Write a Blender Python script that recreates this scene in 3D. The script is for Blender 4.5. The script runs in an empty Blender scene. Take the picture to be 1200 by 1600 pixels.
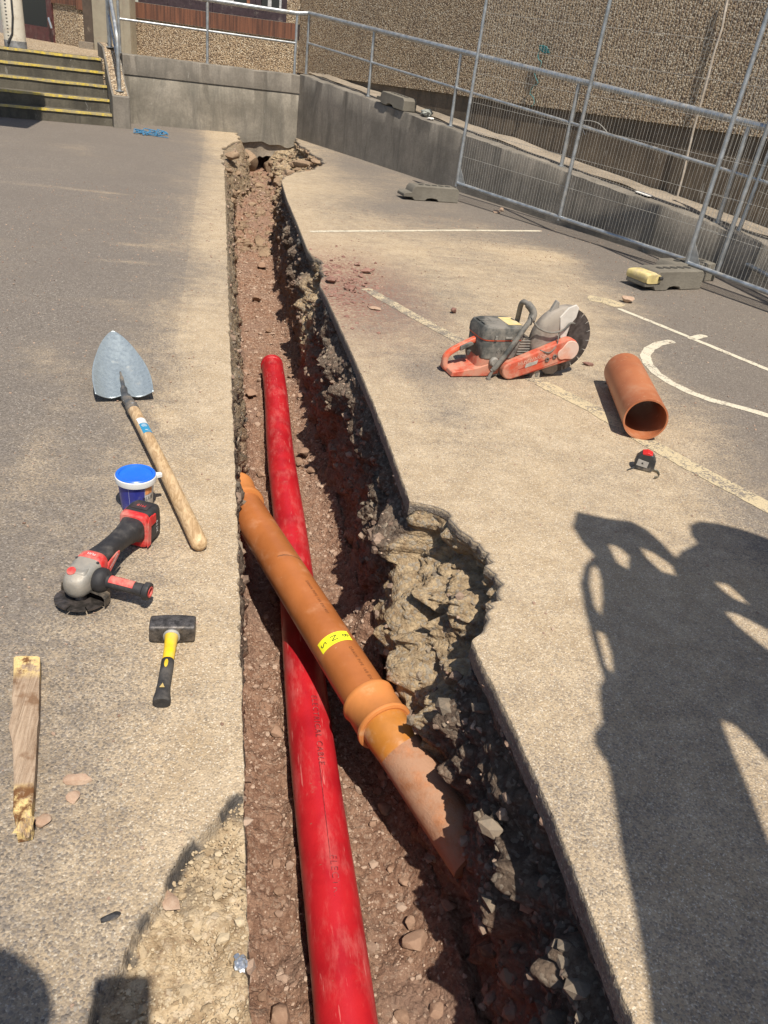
import bpy, bmesh, math, random
import numpy as np
from mathutils import Vector, Matrix
random.seed(7); rng = np.random.default_rng(11)
C = bpy.context.scene.collection
PI = math.pi
def R(a): return math.radians(a)

# ------------------------------------------------------------------ camera (calibrated from the place: lens, height, tilt)
FOC = 1200.0; CAMH = 1.35; ROLL = 8.0; PH = 712.0
def nrm(v):
    v = np.array(v, float); return v / np.linalg.norm(v)
_nd = nrm([-math.sin(R(ROLL))*FOC*FOC/PH, math.cos(R(ROLL))*FOC*FOC/PH, FOC])
AZ = -_nd; _t = nrm([344-600, 43-800, FOC]); AY = nrm(_t - _t.dot(AZ)*AZ); AX = np.cross(AY, AZ)
if AX[0] < 0: AX = -AX
def ray(u, v):
    p = np.array([u-600., v-800., FOC]); return np.array([p.dot(AX), p.dot(AY), p.dot(AZ)])
def G(u, v, z=0.0):
    q = ray(u, v); s = (z-CAMH)/q[2]; return np.array([q[0]*s, q[1]*s, z])
def onplane(u, v, P, nn):
    q = ray(u, v); s = np.dot(P, nn)/np.dot(q[:2], nn); return q*s + np.array([0, 0, CAMH])
cam = bpy.data.cameras.new('camera'); camo = bpy.data.objects.new('camera', cam); C.objects.link(camo)
cam.sensor_fit = 'VERTICAL'; cam.sensor_height = 36; cam.lens = 27.0; cam.clip_end = 2000; cam.clip_start = 0.02
camo.matrix_world = Matrix(((AX[0], -AX[1], -AX[2], 0), (AY[0], -AY[1], -AY[2], 0), (AZ[0], -AZ[1], -AZ[2], CAMH), (0, 0, 0, 1)))
bpy.context.scene.camera = camo

# ------------------------------------------------------------------ light
SUN = nrm([-0.070, 0.467, -0.882])
w = bpy.data.worlds.new('World'); bpy.context.scene.world = w; w.use_nodes = True
nt = w.node_tree; sky = nt.nodes.new('ShaderNodeTexSky'); sky.sky_type = 'NISHITA'; sky.sun_disc = False
sky.sun_elevation = math.asin(-SUN[2]); sky.sun_rotation = math.atan2(-SUN[0], -SUN[1])
bg = nt.nodes['Background']; bg.inputs[1].default_value = 0.092; nt.links.new(sky.outputs[0], bg.inputs[0])
sl = bpy.data.lights.new('sun', 'SUN'); sl.energy = 4.9; sl.angle = R(0.53); sl.color = (1, 0.925, 0.815)
so = bpy.data.objects.new('sun', sl); C.objects.link(so)
so.rotation_euler = Vector(-SUN).to_track_quat('Z', 'Y').to_euler()
vs = bpy.context.scene.view_settings; vs.view_transform = 'Standard'; vs.look = 'None'; vs.gamma = 1; vs.exposure = 0.36

# ------------------------------------------------------------------ numpy noise
def h3(ix, iy, iz, seed=0):
    n = (ix.astype(np.int64)*374761393 + iy.astype(np.int64)*668265263 + iz.astype(np.int64)*2147483647 + seed*974634777) & 0xffffffff
    n = ((n ^ (n >> 13))*1274126177) & 0xffffffff
    n = ((n ^ (n >> 16))*2246822519) & 0xffffffff
    n = n ^ (n >> 15)
    return (n & 0xffffff)/float(0xffffff)
def vnoise(x, y, z, seed=0):
    x, y, z = np.broadcast_arrays(np.asarray(x, float), np.asarray(y, float), np.asarray(z, float))
    fx = np.floor(x); fy = np.floor(y); fz = np.floor(z); tx = x-fx; ty = y-fy; tz = z-fz
    tx = tx*tx*(3-2*tx); ty = ty*ty*(3-2*ty); tz = tz*tz*(3-2*tz); r = 0
    for a in (0, 1):
        for b in (0, 1):
            for c in (0, 1):
                r = r + h3(fx+a, fy+b, fz+c, seed)*(tx if a else 1-tx)*(ty if b else 1-ty)*(tz if c else 1-tz)
    return r
def fbm(x, y, z, oct=4, seed=0, gain=0.5):
    r = 0; a = 1; s = 0
    for o in range(oct):
        r = r + a*(vnoise(x*2**o+17.3*o, y*2**o+5.1*o, z*2**o+9.7*o, seed+o)-0.5); s += a; a *= gain
    return r/s*2
def worley(x, y, z, seed=0):
    x, y, z = np.broadcast_arrays(np.asarray(x, float), np.asarray(y, float), np.asarray(z, float))
    fx = np.floor(x); fy = np.floor(y); fz = np.floor(z); f1 = np.full(x.shape, 9.); f2 = f1.copy(); idd = np.zeros(x.shape)
    for a in (-1, 0, 1):
        for b in (-1, 0, 1):
            for c in (-1, 0, 1):
                cx, cy, cz = fx+a, fy+b, fz+c
                d = np.sqrt((cx+h3(cx, cy, cz, seed)-x)**2 + (cy+h3(cx, cy, cz, seed+1)-y)**2 + (cz+h3(cx, cy, cz, seed+2)-z)**2)
                nid = h3(cx, cy, cz, seed+3); m = d < f1
                f2 = np.where(m, f1, np.minimum(f2, d)); idd = np.where(m, nid, idd); f1 = np.where(m, d, f1)
    return f1, f2, idd
def sstep(a, b, x):
    t = np.clip((x-a)/(b-a), 0, 1); return t*t*(3-2*t)

# ------------------------------------------------------------------ node helpers
class NT:
    def __init__(s, name):
        s.m = bpy.data.materials.new(name); s.m.use_nodes = True; s.t = s.m.node_tree
        s.b = s.t.nodes['Principled BSDF']; s.co = s.n('ShaderNodeTexCoord').outputs['Object']
    def n(s, t, **k):
        x = s.t.nodes.new(t)
        for a, b in k.items(): setattr(x, a, b)
        return x
    def put(s, sock, v):
        if hasattr(v, 'is_output'): s.t.links.new(v, sock)
        elif isinstance(v, (tuple, list)): sock.default_value = tuple(v)+((1,) if len(v) == 3 and len(sock.default_value) == 4 else ())
        else: sock.default_value = v
    def map(s, scale=(1, 1, 1), rot=(0, 0, 0), co=None):
        x = s.n('ShaderNodeMapping'); s.put(x.inputs[0], co or s.co); x.inputs['Scale'].default_value = scale; x.inputs['Rotation'].default_value = rot
        return x.outputs[0]
    def noise(s, scale, det=4, rough=.55, co=None, dist=0):
        x = s.n('ShaderNodeTexNoise'); s.put(x.inputs['Vector'], co or s.co); x.inputs['Scale'].default_value = scale
        x.inputs['Detail'].default_value = det; x.inputs['Roughness'].default_value = rough; x.inputs['Distortion'].default_value = dist
        return x.outputs['Fac']
    def vor(s, scale, feat='F1', co=None, rnd=1):
        x = s.n('ShaderNodeTexVoronoi', feature=feat); s.put(x.inputs['Vector'], co or s.co); x.inputs['Scale'].default_value = scale
        x.inputs['Randomness'].default_value = rnd
        return x
    def math(s, op, a, b=0, c=0, clamp=False):
        x = s.n('ShaderNodeMath', operation=op, use_clamp=clamp); s.put(x.inputs[0], a); s.put(x.inputs[1], b); s.put(x.inputs[2], c); return x.outputs[0]
    def rng(s, v, a, b, c=0., d=1.):
        x = s.n('ShaderNodeMapRange', interpolation_type='SMOOTHSTEP'); s.put(x.inputs[0], v)
        for i, q in enumerate((a, b, c, d)): x.inputs[i+1].default_value = q
        return x.outputs[0]
    def mix(s, f, a, b, mode='MIX'):
        x = s.n('ShaderNodeMix', data_type='RGBA', blend_type=mode); s.put(x.inputs[0], f); s.put(x.inputs[6], a); s.put(x.inputs[7], b); return x.outputs[2]
    def attr(s, nm):
        x = s.n('ShaderNodeAttribute'); x.attribute_name = nm; return x.outputs['Fac']
    def sep(s, v):
        x = s.n('ShaderNodeSeparateXYZ'); s.put(x.inputs[0], v); return x.outputs
    def island(s): return s.n('ShaderNodeNewGeometry').outputs['Random Per Island']
    def bump(s, h, dist=.002, st=1., prev=None):
        x = s.n('ShaderNodeBump'); s.put(x.inputs['Height'], h); x.inputs['Distance'].default_value = dist; x.inputs['Strength'].default_value = st
        if prev: s.put(x.inputs['Normal'], prev)
        return x.outputs[0]
    def end(s, col, rough=.9, normal=None, metal=0, spec=None, coat=0):
        s.put(s.b.inputs['Base Color'], col); s.put(s.b.inputs['Roughness'], rough); s.put(s.b.inputs['Metallic'], metal)
        if normal: s.put(s.b.inputs['Normal'], normal)
        if spec is not None: s.put(s.b.inputs['Specular IOR Level'], spec)
        if coat: s.b.inputs['Coat Weight'].default_value = coat
        return s.m
MATS = {}
def simple(name, col, rough=.5, metal=0, var=.25, scale=30, dust=0, dcol=(.36, .29, .21), bump=.0006, dscale=9, spec=.5, scratch=0):
    """a surface with uneven tone, worn patches and clinging dust of its own"""
    if name in MATS: return MATS[name]
    t = NT(name)
    a = t.noise(scale, 5, .6)
    dark = tuple(c*(1-var) for c in col); lite = tuple(min(1, c*(1+var)+.01*var) for c in col)
    c = t.mix(t.rng(a, .3, .7), dark, lite); r = t.rng(t.noise(scale*.7, 3), .3, .7, max(0, rough-.1), min(1, rough+.12))
    if dust:
        m = t.rng(t.noise(dscale, 7, .7), .62-dust*.5, .78-dust*.35); m = t.math('MULTIPLY', m, min(1, .55+dust*.5))
        c = t.mix(m, c, dcol); r = t.mix(m, r, (.9, .9, .9))
        r = t.sep(r)[0]
    if scratch:
        sc = t.noise(1, 3, .6, co=t.map((140, 9, 60))); m2 = t.rng(sc, .66, .72); m2 = t.math('MULTIPLY', m2, scratch); c = t.mix(m2, c, tuple(min(1, q*1.7+.12) for q in col))
    MATS[name] = t.end(c, r, t.bump(t.noise(scale*5, 4, .7), bump, .8), metal, spec)
    return MATS[name]

# ------------------------------------------------------------------ mesh helpers
def mesh_np(name, V, F, smooth=True, mats=None):
    me = bpy.data.meshes.new(name); V = np.asarray(V, np.float32); F = np.asarray(F, np.int32); k = F.shape[1]
    me.vertices.add(len(V)); me.vertices.foreach_set('co', V.ravel())
    me.loops.add(F.size); me.loops.foreach_set('vertex_index', F.ravel())
    me.polygons.add(len(F)); me.polygons.foreach_set('loop_start', np.arange(len(F), dtype=np.int32)*k)
    me.polygons.foreach_set('use_smooth', np.full(len(F), smooth))
    me.update(calc_edges=True); me.validate()
    if mats: me.materials.append(mats)
    return me
def setattr_np(me, nm, vals):
    a = me.attributes.new(nm, 'FLOAT', 'POINT'); a.data.foreach_set('value', np.asarray(vals, np.float32).ravel())
def link(name, me, parent=None):
    o = bpy.data.objects.new(name, me); C.objects.link(o)
    if parent: o.parent = parent
    return o
def tag(o, label=None, cat=None, group=None, kind=None):
    if label: o['label'] = label
    if cat: o['category'] = cat
    if group: o['group'] = group
    if kind: o['kind'] = kind
    return o
def thing(name, label, cat, loc=(0, 0, 0), rotz=0, group=None, M=None):
    o = bpy.data.objects.new(name, None); C.objects.link(o); o.empty_display_size = .05
    if M is not None: o.matrix_world = M
    else: o.location = loc; o.rotation_euler = (0, 0, rotz)
    return tag(o, label, cat, group)
class MB:
    def __init__(s): s.v = []; s.f = []; s.M = Matrix.Identity(4)
    def add(s, vs, fs):
        b = len(s.v); s.v += [tuple(s.M @ Vector(p)) for p in vs]; s.f += [tuple(i+b for i in f) for f in fs]; return s
    def box(s, c, d, rot=None):
        M = Matrix.Translation(c) @ (rot.to_4x4() if rot else Matrix.Identity(4)); x, y, z = [q/2 for q in d]
        vs = [M @ Vector((a*x, b*y, e*z)) for a in (-1, 1) for b in (-1, 1) for e in (-1, 1)]
        return s.add(vs, [(0, 1, 3, 2), (4, 6, 7, 5), (0, 4, 5, 1), (2, 3, 7, 6), (0, 2, 6, 4), (1, 5, 7, 3)])
    def loft(s, secs, cap=True, close=True):
        n = len(secs[0]); vs = [p for q in secs for p in q]; fs = []
        for i in range(len(secs)-1):
            for j in range(n if close else n-1):
                k = (j+1) % n; fs.append((i*n+j, i*n+k, (i+1)*n+k, (i+1)*n+j))
        if cap: fs.append(tuple(range(n-1, -1, -1))); fs.append(tuple((len(secs)-1)*n+j for j in range(n)))
        return s.add(vs, fs)
    def tube(s, pts, r, n=12, cap=True):
        pts = [Vector(p) for p in pts]; rs = r if isinstance(r, (list, tuple)) else [r]*len(pts); secs = []; up = None
        for i, p in enumerate(pts):
            a = pts[max(0, i-1)]; b = pts[min(len(pts)-1, i+1)]; d = (b-a).normalized()
            if up is None: up = Vector((0, 0, 1)) if abs(d.z) < .9 else Vector((1, 0, 0))
            x = d.cross(up).normalized(); up = x.cross(d).normalized()
            secs.append([p + (x*math.cos(t*2*PI/n) + up*math.sin(t*2*PI/n))*rs[i] for t in range(n)])
        return s.loft(secs, cap)
    def lathe(s, prof, n=32, M=None):
        M = M or Matrix.Identity(4)
        secs = [[M @ Vector((r*math.cos(t*2*PI/n), r*math.sin(t*2*PI/n), z)) for t in range(n)] for r, z in prof]
        return s.loft(secs, tuple(prof[0]) != tuple(prof[-1]))
    def prism(s, poly, z0, z1, M=None):
        M = M or Matrix.Identity(4); n = len(poly)
        vs = [M @ Vector((x, y, z0)) for x, y in poly] + [M @ Vector((x, y, z1)) for x, y in poly]
        fs = [tuple(range(n-1, -1, -1)), tuple(range(n, 2*n))] + [(i, (i+1) % n, n+(i+1) % n, n+i) for i in range(n)]
        return s.add(vs, fs)
    def build(s, name, mat, parent=None, bevel=0, smooth=40, seg=2, sub=0):
        me = bpy.data.meshes.new(name); me.from_pydata(s.v, [], s.f); me.validate(); me.update()
        bm = bmesh.new(); bm.from_mesh(me); bmesh.ops.recalc_face_normals(bm, faces=bm.faces); bm.to_mesh(me); bm.free()
        me.materials.append(mat)
        if smooth:
            me.shade_smooth(); me.set_sharp_from_angle(angle=R(smooth))
        o = link(name, me, parent)
        if bevel:
            m = o.modifiers.new('bevel', 'BEVEL'); m.width = bevel; m.segments = seg; m.limit_method = 'ANGLE'; m.angle_limit = R(35); m.harden_normals = True
        if sub:
            m = o.modifiers.new('sub', 'SUBSURF'); m.levels = sub; m.render_levels = sub
        return o
def sec(c, w, h, p=2.6, n=28, ax=(0, 1, 0), ay=(0, 0, 1)):
    c = Vector(c); ax = Vector(ax); ay = Vector(ay); o = []
    for i in range(n):
        t = 2*PI*i/n; a, b = math.cos(t), math.sin(t)
        o.append(c + ax*(w/2*math.copysign(abs(a)**(2/p), a)) + ay*(h/2*math.copysign(abs(b)**(2/p), b)))
    return o
def frame(P, D):
    """matrix with local z along D, at P"""
    D = Vector(D).normalized(); return Matrix.Translation(P) @ D.to_track_quat('Z', 'X').to_matrix().to_4x4()
def smoothpath(pts, k=6):
    P = [Vector(p) for p in pts]; P = [P[0]*2-P[1]] + P + [P[-1]*2-P[-2]]; o = []
    for i in range(1, len(P)-2):
        for j in range(k):
            t = j/k; a, b, c, d = P[i-1], P[i], P[i+1], P[i+2]
            o.append(.5*((2*b)+(c-a)*t+(2*a-5*b+4*c-d)*t*t+(3*b-a-3*c+d)*t**3))
    return o + [P[-2]]
def textgeo(s, size=1.0, space=1.0):
    cu = bpy.data.curves.new('t', 'FONT'); cu.body = s; cu.size = size; cu.align_x = 'CENTER'; cu.align_y = 'CENTER'; cu.space_character = space; cu.resolution_u = 3
    ob = bpy.data.objects.new('t', cu); C.objects.link(ob); dg = bpy.context.evaluated_depsgraph_get()
    me = bpy.data.meshes.new_from_object(ob.evaluated_get(dg)); bpy.data.objects.remove(ob)
    bm = bmesh.new(); bm.from_mesh(me); bmesh.ops.triangulate(bm, faces=bm.faces)
    bmesh.ops.subdivide_edges(bm, edges=[e for e in bm.edges if e.calc_length() > size*.18], cuts=2)
    bmesh.ops.triangulate(bm, faces=bm.faces)
    vs = [tuple(v.co) for v in bm.verts]; fs = [tuple(v.index for v in f.verts) for f in bm.faces]; bm.free(); bpy.data.meshes.remove(me); return vs, fs
def text_on(name, s, size, fn, mat, parent, space=1.0):
    vs, fs = textgeo(s, size, space); m = MB(); m.add([fn(x, y) for x, y, z in vs], fs); return m.build(name, mat, parent, smooth=0)

# ------------------------------------------------------------------ outlines of the ground, read as points on the ground plane
def lut(pix, z=0.0):
    P = np.array([G(u, v, z) for u, v in pix]); P = P[np.argsort(P[:, 1])]; return P[:, 1], P[:, 0]
yl, xlv = lut([(372, 219.5), (352, 226), (346, 237), (350, 250), (353, 330), (358, 500), (362, 600), (366, 700), (372, 850), (377, 1000), (381, 1180), (384, 1300), (389, 1450), (394, 1640)])
def XL(y): return np.interp(y, yl, xlv)
yr, xrv = lut([(463, 219), (470, 228), (484, 237), (508, 249), (500, 261), (468, 269), (445, 276), (440, 283), (448, 310), (463, 345), (480, 388), (489, 400), (503, 412), (506, 430), (499, 444), (510, 464), (545, 540), (580, 620), (607, 690), (625, 740), (641, 783),
               (672, 789), (697, 801), (716, 826), (744, 850), (757, 876), (776, 914), (770, 938), (757, 962), (752, 985), (738, 1000), (745, 1020), (800, 1130), (850, 1240), (890, 1340), (945, 1480), (1010, 1650)])
def XR0(y):
    # the clean saw cut that the right side would have without its broken bites
    return np.interp(y, *lut([(440, 283), (463, 345), (480, 388), (510, 464), (545, 540), (580, 620), (607, 690), (641, 783), (738, 1000), (800, 1130), (890, 1340), (1010, 1650)]))
def XR(y): return np.interp(y, yr, xrv)
def bite_noise(y): return fbm(y*30, 0*y, 0*y, 3, 5)*.018
ys = [-1.5]
while ys[-1] < .35: ys.append(ys[-1]+.03)
while ys[-1] < 14.3: ys.append(ys[-1]+.0042+.0022*max(0, ys[-1]))
Yr = np.array(ys); NR = len(Yr)
xl = XL(Yr) + fbm(Yr*25, 0, 0, 3, 1)*.004 - .010*sstep(.66, .80, vnoise(Yr*19, 0, 0, 15))*vnoise(Yr*90, 0, 0, 16)
xr0 = XR0(Yr); xr = XR(Yr); bite = np.clip(xr-xr0, 0, 1); _cs = np.arange(0, 420); _jv = h3(_cs, _cs*0, _cs*0, 77)-.5; jag = np.interp(Yr*22+1.3*np.sin(Yr*37), _cs, _jv)+.4*np.interp(Yr*61, _cs*1., np.roll(_jv, 9))
xr = xr + jag*(.001+.75*np.clip(bite, 0, .05)) + fbm(Yr*30, 0, 0, 3, 5)*.0015
# rough dug end by the wall
endm = sstep(9.3, 10.2, Yr)
xr = xr + endm*(fbm(Yr*5, 3, 0, 4, 8)*.08)
xl = xl - endm*(fbm(Yr*4, 9, 0, 4, 3)*.07)
def G1(u, v, z=0): return G(u, v, z)

# ------------------------------------------------------------------ materials of the ground
def asphalt_mat():
    t = NT('asphalt'); v = t.vor(210); v2 = t.vor(95); big = t.noise(1.6, 6, .6); mid = t.noise(14, 5, .65)
    rnd = t.sep(v.outputs['Color']); rnd2 = t.sep(v2.outputs['Color'])
    base = t.mix(rnd[0], (.108, .092, .077), (.205, .176, .146)); base = t.mix(t.math('MULTIPLY', t.rng(rnd2[1], .72, .95), .55), base, (.22, .19, .165))
    chip = t.rng(rnd[1], .92, .97); base = t.mix(t.math('MULTIPLY', chip, .6), base, (.42, .38, .32))
    base = t.mix(t.math('MULTIPLY', t.rng(big, .35, .7), .45), base, (.150, .128, .108))
    d = t.math('ADD', t.attr('dust'), t.math('MULTIPLY', t.math('SUBTRACT', t.noise(1, 6, .65, co=t.map((2.2, 11, 1), (0, 0, R(6)))), .5), .45)); dn = t.math('MULTIPLY_ADD', mid, .55, t.math('MULTIPLY', big, .6)); dd = t.math('ADD', d, t.math('SUBTRACT', dn, .62))
    dd = t.math('SUBTRACT', dd, t.math('MULTIPLY', t.rng(rnd[2], .35, 1.), .34)); dm = t.rng(dd, .05, .95, 0, .92)
    dustc = t.mix(t.rng(t.noise(7, 7, .75), .25, .75), (.40, .295, .175), (.55, .435, .290)); dustc = t.mix(t.math('MULTIPLY', rnd2[0], .30), dustc, (.24, .19, .14))
    fine = t.vor(330); fr3 = t.sep(fine.outputs['Color']); dustc = t.mix(t.math('MULTIPLY', t.rng(fr3[0], .84, .93), .75), dustc, (.68, .60, .47)); dustc = t.mix(t.math('MULTIPLY', t.rng(fr3[1], .78, .92), .6), dustc, (.20, .155, .11))
    c = t.mix(dm, base, dustc)
    red = t.attr('red'); c = t.mix(t.math('MULTIPLY', red, t.rng(t.noise(40, 5, .7), .35, .6)), c, (.23, .125, .09))
    so = t.attr('soil'); yel = t.mix(t.rng(t.noise(22, 6, .7), .36, .62), (.25, .175, .10), (.47, .365, .23)); yel = t.mix(t.math('MULTIPLY', t.rng(t.noise(60, 5, .7), .54, .64), .7), yel, (.19, .125, .075)); yel = t.mix(t.math('MULTIPLY', t.rng(rnd2[2], .75, .95), .5), yel, (.52, .43, .31))
    c = t.mix(so, c, yel); c = t.mix(t.attr('tar'), c, t.mix(t.noise(90, 3), (.02, .02, .022), (.10, .09, .08)))
    spl = t.math('MULTIPLY', t.rng(t.noise(24, 4, .6), .66, .71), t.rng(t.noise(1.1, 3), .5, .62)); c = t.mix(t.math('MULTIPLY', spl, .6), c, (.50, .42, .30))
    dk = t.math('MULTIPLY', t.rng(t.noise(31, 4, .6), .70, .74), .5); c = t.mix(dk, c, (.13, .10, .075))
    h = t.math('ADD', t.math('MULTIPLY', v.outputs['Distance'], -.8), t.math('MULTIPLY', t.noise(300, 3, .7), .5)); h = t.math('ADD', h, t.math('MULTIPLY', v2.outputs['Distance'], -.5))
    n1 = t.bump(h, .0026, .9); n2 = t.bump(t.noise(38, 6, .7), .004, .7, n1)
    return t.end(c, t.rng(rnd[0], 0, 1, .62, .95), n2, spec=.35)
def soil_mat():
    t = NT('trench_earth'); x, y, z = t.sep(t.co); n = t.noise(7, 6, .65); n2 = t.noise(30, 6, .7); v = t.vor(95); vr = t.sep(v.outputs['Color'])
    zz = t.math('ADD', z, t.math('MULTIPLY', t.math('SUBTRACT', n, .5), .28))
    red = t.mix(t.rng(n2, .32, .68), (.175, .092, .058), (.350, .215, .145)); red = t.mix(t.math('MULTIPLY', t.rng(vr[0], .74, .95), .45), red, (.42, .31, .23))
    red = t.mix(t.math('MULTIPLY', t.rng(t.noise(2.3, 5, .6), .48, .66), .65), red, (.27, .18, .135))
    tan = t.mix(t.rng(n2, .3, .7), (.24, .165, .095), (.53, .405, .25)); tan = t.mix(t.math('MULTIPLY', t.rng(vr[1], .7, .9), .5), tan, (.30, .29, .26))
    blk = t.mix(t.rng(vr[2], .6, .95), (.045, .042, .04), (.28, .25, .21))
    low = t.mix(t.rng(n2, .3, .7), (.085, .058, .042), (.21, .155, .112)); low = t.mix(t.math('MULTIPLY', t.rng(vr[1], .76, .93), .5), low, (.32, .27, .21))  # upper earth darkened, wall shade put into its colour
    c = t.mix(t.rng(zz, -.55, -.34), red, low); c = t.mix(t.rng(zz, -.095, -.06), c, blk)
    c = t.mix(t.rng(t.attr('tanl'), .05, .6), c, tan)
    h = t.math('ADD', t.noise(55, 7, .75), t.math('MULTIPLY', v.outputs['Distance'], -.6))
    return t.end(c, .95, t.bump(t.noise(260, 4, .75), .003, .8, t.bump(h, .012, 1.)), spec=.25)
def stone_mat(name, a, b, dust=(.4, .3, .22), df=.45):
    t = NT(name); r = t.island(); c = t.mix(r, a, b); c = t.mix(t.math('MULTIPLY', t.rng(t.noise(45, 6, .7), .4, .65), df), c, dust)
    return t.end(c, .9, t.bump(t.noise(160, 6, .75), .002, .9), spec=.3)
M_ASP = asphalt_mat(); M_SOIL = soil_mat()
M_GRAV = stone_mat('gravel_stone', (.19, .115, .08), (.44, .33, .25), (.36, .25, .18)); M_GREY = stone_mat('grey_stone', (.10, .085, .068), (.26, .21, .155), (.28, .21, .145), .6)
M_PINK = stone_mat('sandstone', (.34, .225, .155), (.42, .285, .20), (.48, .37, .27), .6); M_REDS = stone_mat('red_stone', (.17, .085, .065), (.27, .15, .115), (.34, .22, .17), .5)
def concrete_mat(name, c1, c2, streak=0, dark=None, rend=0):
    t = NT(name); n = t.noise(2.2, 7, .68); f = t.noise(35, 6, .7); c = t.mix(t.rng(n, .33, .67), c1, c2); c = t.mix(t.math('MULTIPLY', t.rng(f, .3, .7), .35), c, tuple(q*.6 for q in c1))
    if streak:
        s = t.rng(t.noise(1, 6, .75, co=t.map((3.5, 3.5, .7)), dist=.8), .44, .64); c = t.mix(t.math('MULTIPLY', s, .62), c, dark or tuple(q*.4 for q in c1))
        w_ = t.rng(t.noise(1, 6, .75, co=t.map((6, 6, 1.5)), dist=1.5), .62, .70); c = t.mix(t.math('MULTIPLY', w_, .6), c, (.42, .40, .36))
    v = t.vor(120)
    if rend: c = t.mix(t.math('MULTIPLY', t.rng(t.sep(v.outputs['Color'])[0], .7, .9), rend), c, (.42, .33, .22))
    return t.end(c, .92, t.bump(t.math('ADD', t.noise(60, 6, .7), t.math('MULTIPLY', v.outputs['Distance'], -.3)), .006, .8), spec=.3)
M_CONC = concrete_mat('wall_concrete', (.20, .18, .145), (.33, .295, .24), 1, (.12, .112, .095))
M_CONC2 = concrete_mat('ramp_concrete', (.17, .152, .126), (.265, .235, .195), 1, (.105, .096, .082))
M_COPE = concrete_mat('coping_concrete', (.19, .16, .125), (.33, .28, .22), 0, rend=.5)
M_STEP = concrete_mat('step_concrete', (.09, .08, .06), (.155, .138, .105), 1, (.05, .045, .038))
M_BLOCK = concrete_mat('block_concrete', (.145, .13, .105), (.235, .215, .175), 0)
M_PLINTH = concrete_mat('plinth_render', (.12, .092, .066), (.19, .15, .108), 1, (.07, .06, .048))
def pebble_mat(sc=42):
    t = NT('pebbledash'); v = t.vor(sc); r = t.sep(v.outputs['Color']); c = t.mix(r[0], (.34, .24, .145), (.50, .385, .245)); c = t.mix(t.rng(r[1], .74, .84), c, (.62, .53, .39)); c = t.mix(t.rng(r[2], .82, .90), c, (.18, .12, .08))
    gap = t.rng(v.outputs['Distance'], .42, .75); c = t.mix(gap, c, (.17, .125, .08)); c = t.mix(t.math('MULTIPLY', t.rng(t.noise(1.3, 6, .6), .42, .68), .22), c, (.16, .12, .09))
    return t.end(c, .8, t.bump(t.math('SUBTRACT', 1, t.math('POWER', v.outputs['Distance'], 2)), .014, 1.), spec=.4)
M_PEB = pebble_mat(56)
M_GALV = simple('galvanised_steel', (.42, .44, .45), .42, .75, .22, 14, .25, (.36, .33, .29), .0004)
M_WIRE = simple('wire', (.46, .44, .39), .5, .5, .2, 12, 0)

# ------------------------------------------------------------------ GROUND: asphalt sheet with the trench cut through it
def grid_faces(nr, nc, off=0):
    i = np.arange(nr-1)[:, None]*nc + np.arange(nc-1)[None, :] + off
    return np.stack([i, i+1, i+nc+1, i+nc], -1).reshape(-1, 4)
def growing(first, n, g, maxv):
    o = [0.0]; s = first
    for i in range(n):
        o.append(o[-1]+s)
    while o[-1] < maxv: s *= g; o.append(o[-1]+s)
    return np.array(o)
brk = [(381, 1238), (347, 1268), (322, 1300), (300, 1322), (262, 1378), (236, 1424), (200, 1478), (176, 1520), (168, 1548), (146, 1578), (128, 1604), (100, 1650), (60, 1760)]
yb, xbv = lut(brk)
def soil_mask(x, y):
    xb = np.interp(y, yb, xbv) + fbm(y*28, x*28, 0, 4, 31)*.022
    m = (x-xb); return np.where(y < G(381, 1238)[1], m, -1.)
def groundz(x, y): return fbm(x*.9, y*.9, 0, 2, 77)*.003
dline = [G(*p)[:2] for p in [(700, 300), (770, 345), (860, 385), (940, 450), (985, 520), (1030, 600), (1110, 690), (1200, 800), (1330, 1000), (1500, 1400)]]
dly = np.array([p[1] for p in dline])[::-1]; dlx = np.array([p[0] for p in dline])[::-1]
def dustval(x, y):
    big = fbm(x*1.3, y*1.0, 0, 5, 41); med = fbm(x*5, y*5, 0, 4, 43)
    dl = .16 + sstep(-.85+.35*big, .02, x)*(.44) + sstep(-.36+.30*med, .03, x)*.34
    dl = dl + .12*(1-sstep(1.0, 2.0, y)) - .10*sstep(2.5, 5, y)*(x < -.2)
    xd = np.interp(y, dly, dlx); dr = .86*(1-sstep(-.35, .45, x-xd+.5*big)); dr = dr - .50*sstep(.25, 1.5, x-.6+.4*med)*sstep(6.0, 8.2, y)*(1-sstep(12.5, 14, y)*.5)
    dr = dr + .12*(1-sstep(0, .5, x-.7)) - .14*(1-sstep(.9, 1.7, y))
    d = np.where(x > .4, dr, dl) + .34*big + .16*med
    d = d - .35*np.exp(-((x-.98)**2/.03+(y-3.52)**2/.05)) - .35*np.exp(-((x-1.28)**2/.03+(y-3.62)**2/.06))  # dark scuffs before the saw
    for (u, v, k, sx, sy) in [(60, 290, .35, .5, .10), (160, 300, .3, .3, .05), (120, 470, .25, .4, .08), (60, 560, .25, .12, .25), (130, 230, .3, .25, .5), (60, 700, .3, .06, .3), (200, 545, .3, .12, .04), (620, 600, .2, .1, .3), (255, 655, .5, .05, .10), (245, 662, -.4, .03, .06), (205, 382, .45, .16, .05), (190, 408, .4, .18, .05), (850, 735, .5, .05, .08), (840, 400, .5, .5, .25), (1000, 480, .3, .25, .3)]:
        g = G(u, v); d = d + k*np.exp(-((x-g[0])**2/sx**2 + (y-g[1])**2/sy**2))
    rub = G(548, 448); d = d - .25*np.exp(-((x-rub[0])**2/.35+(y-rub[1])**2/.6))
    return d
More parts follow.
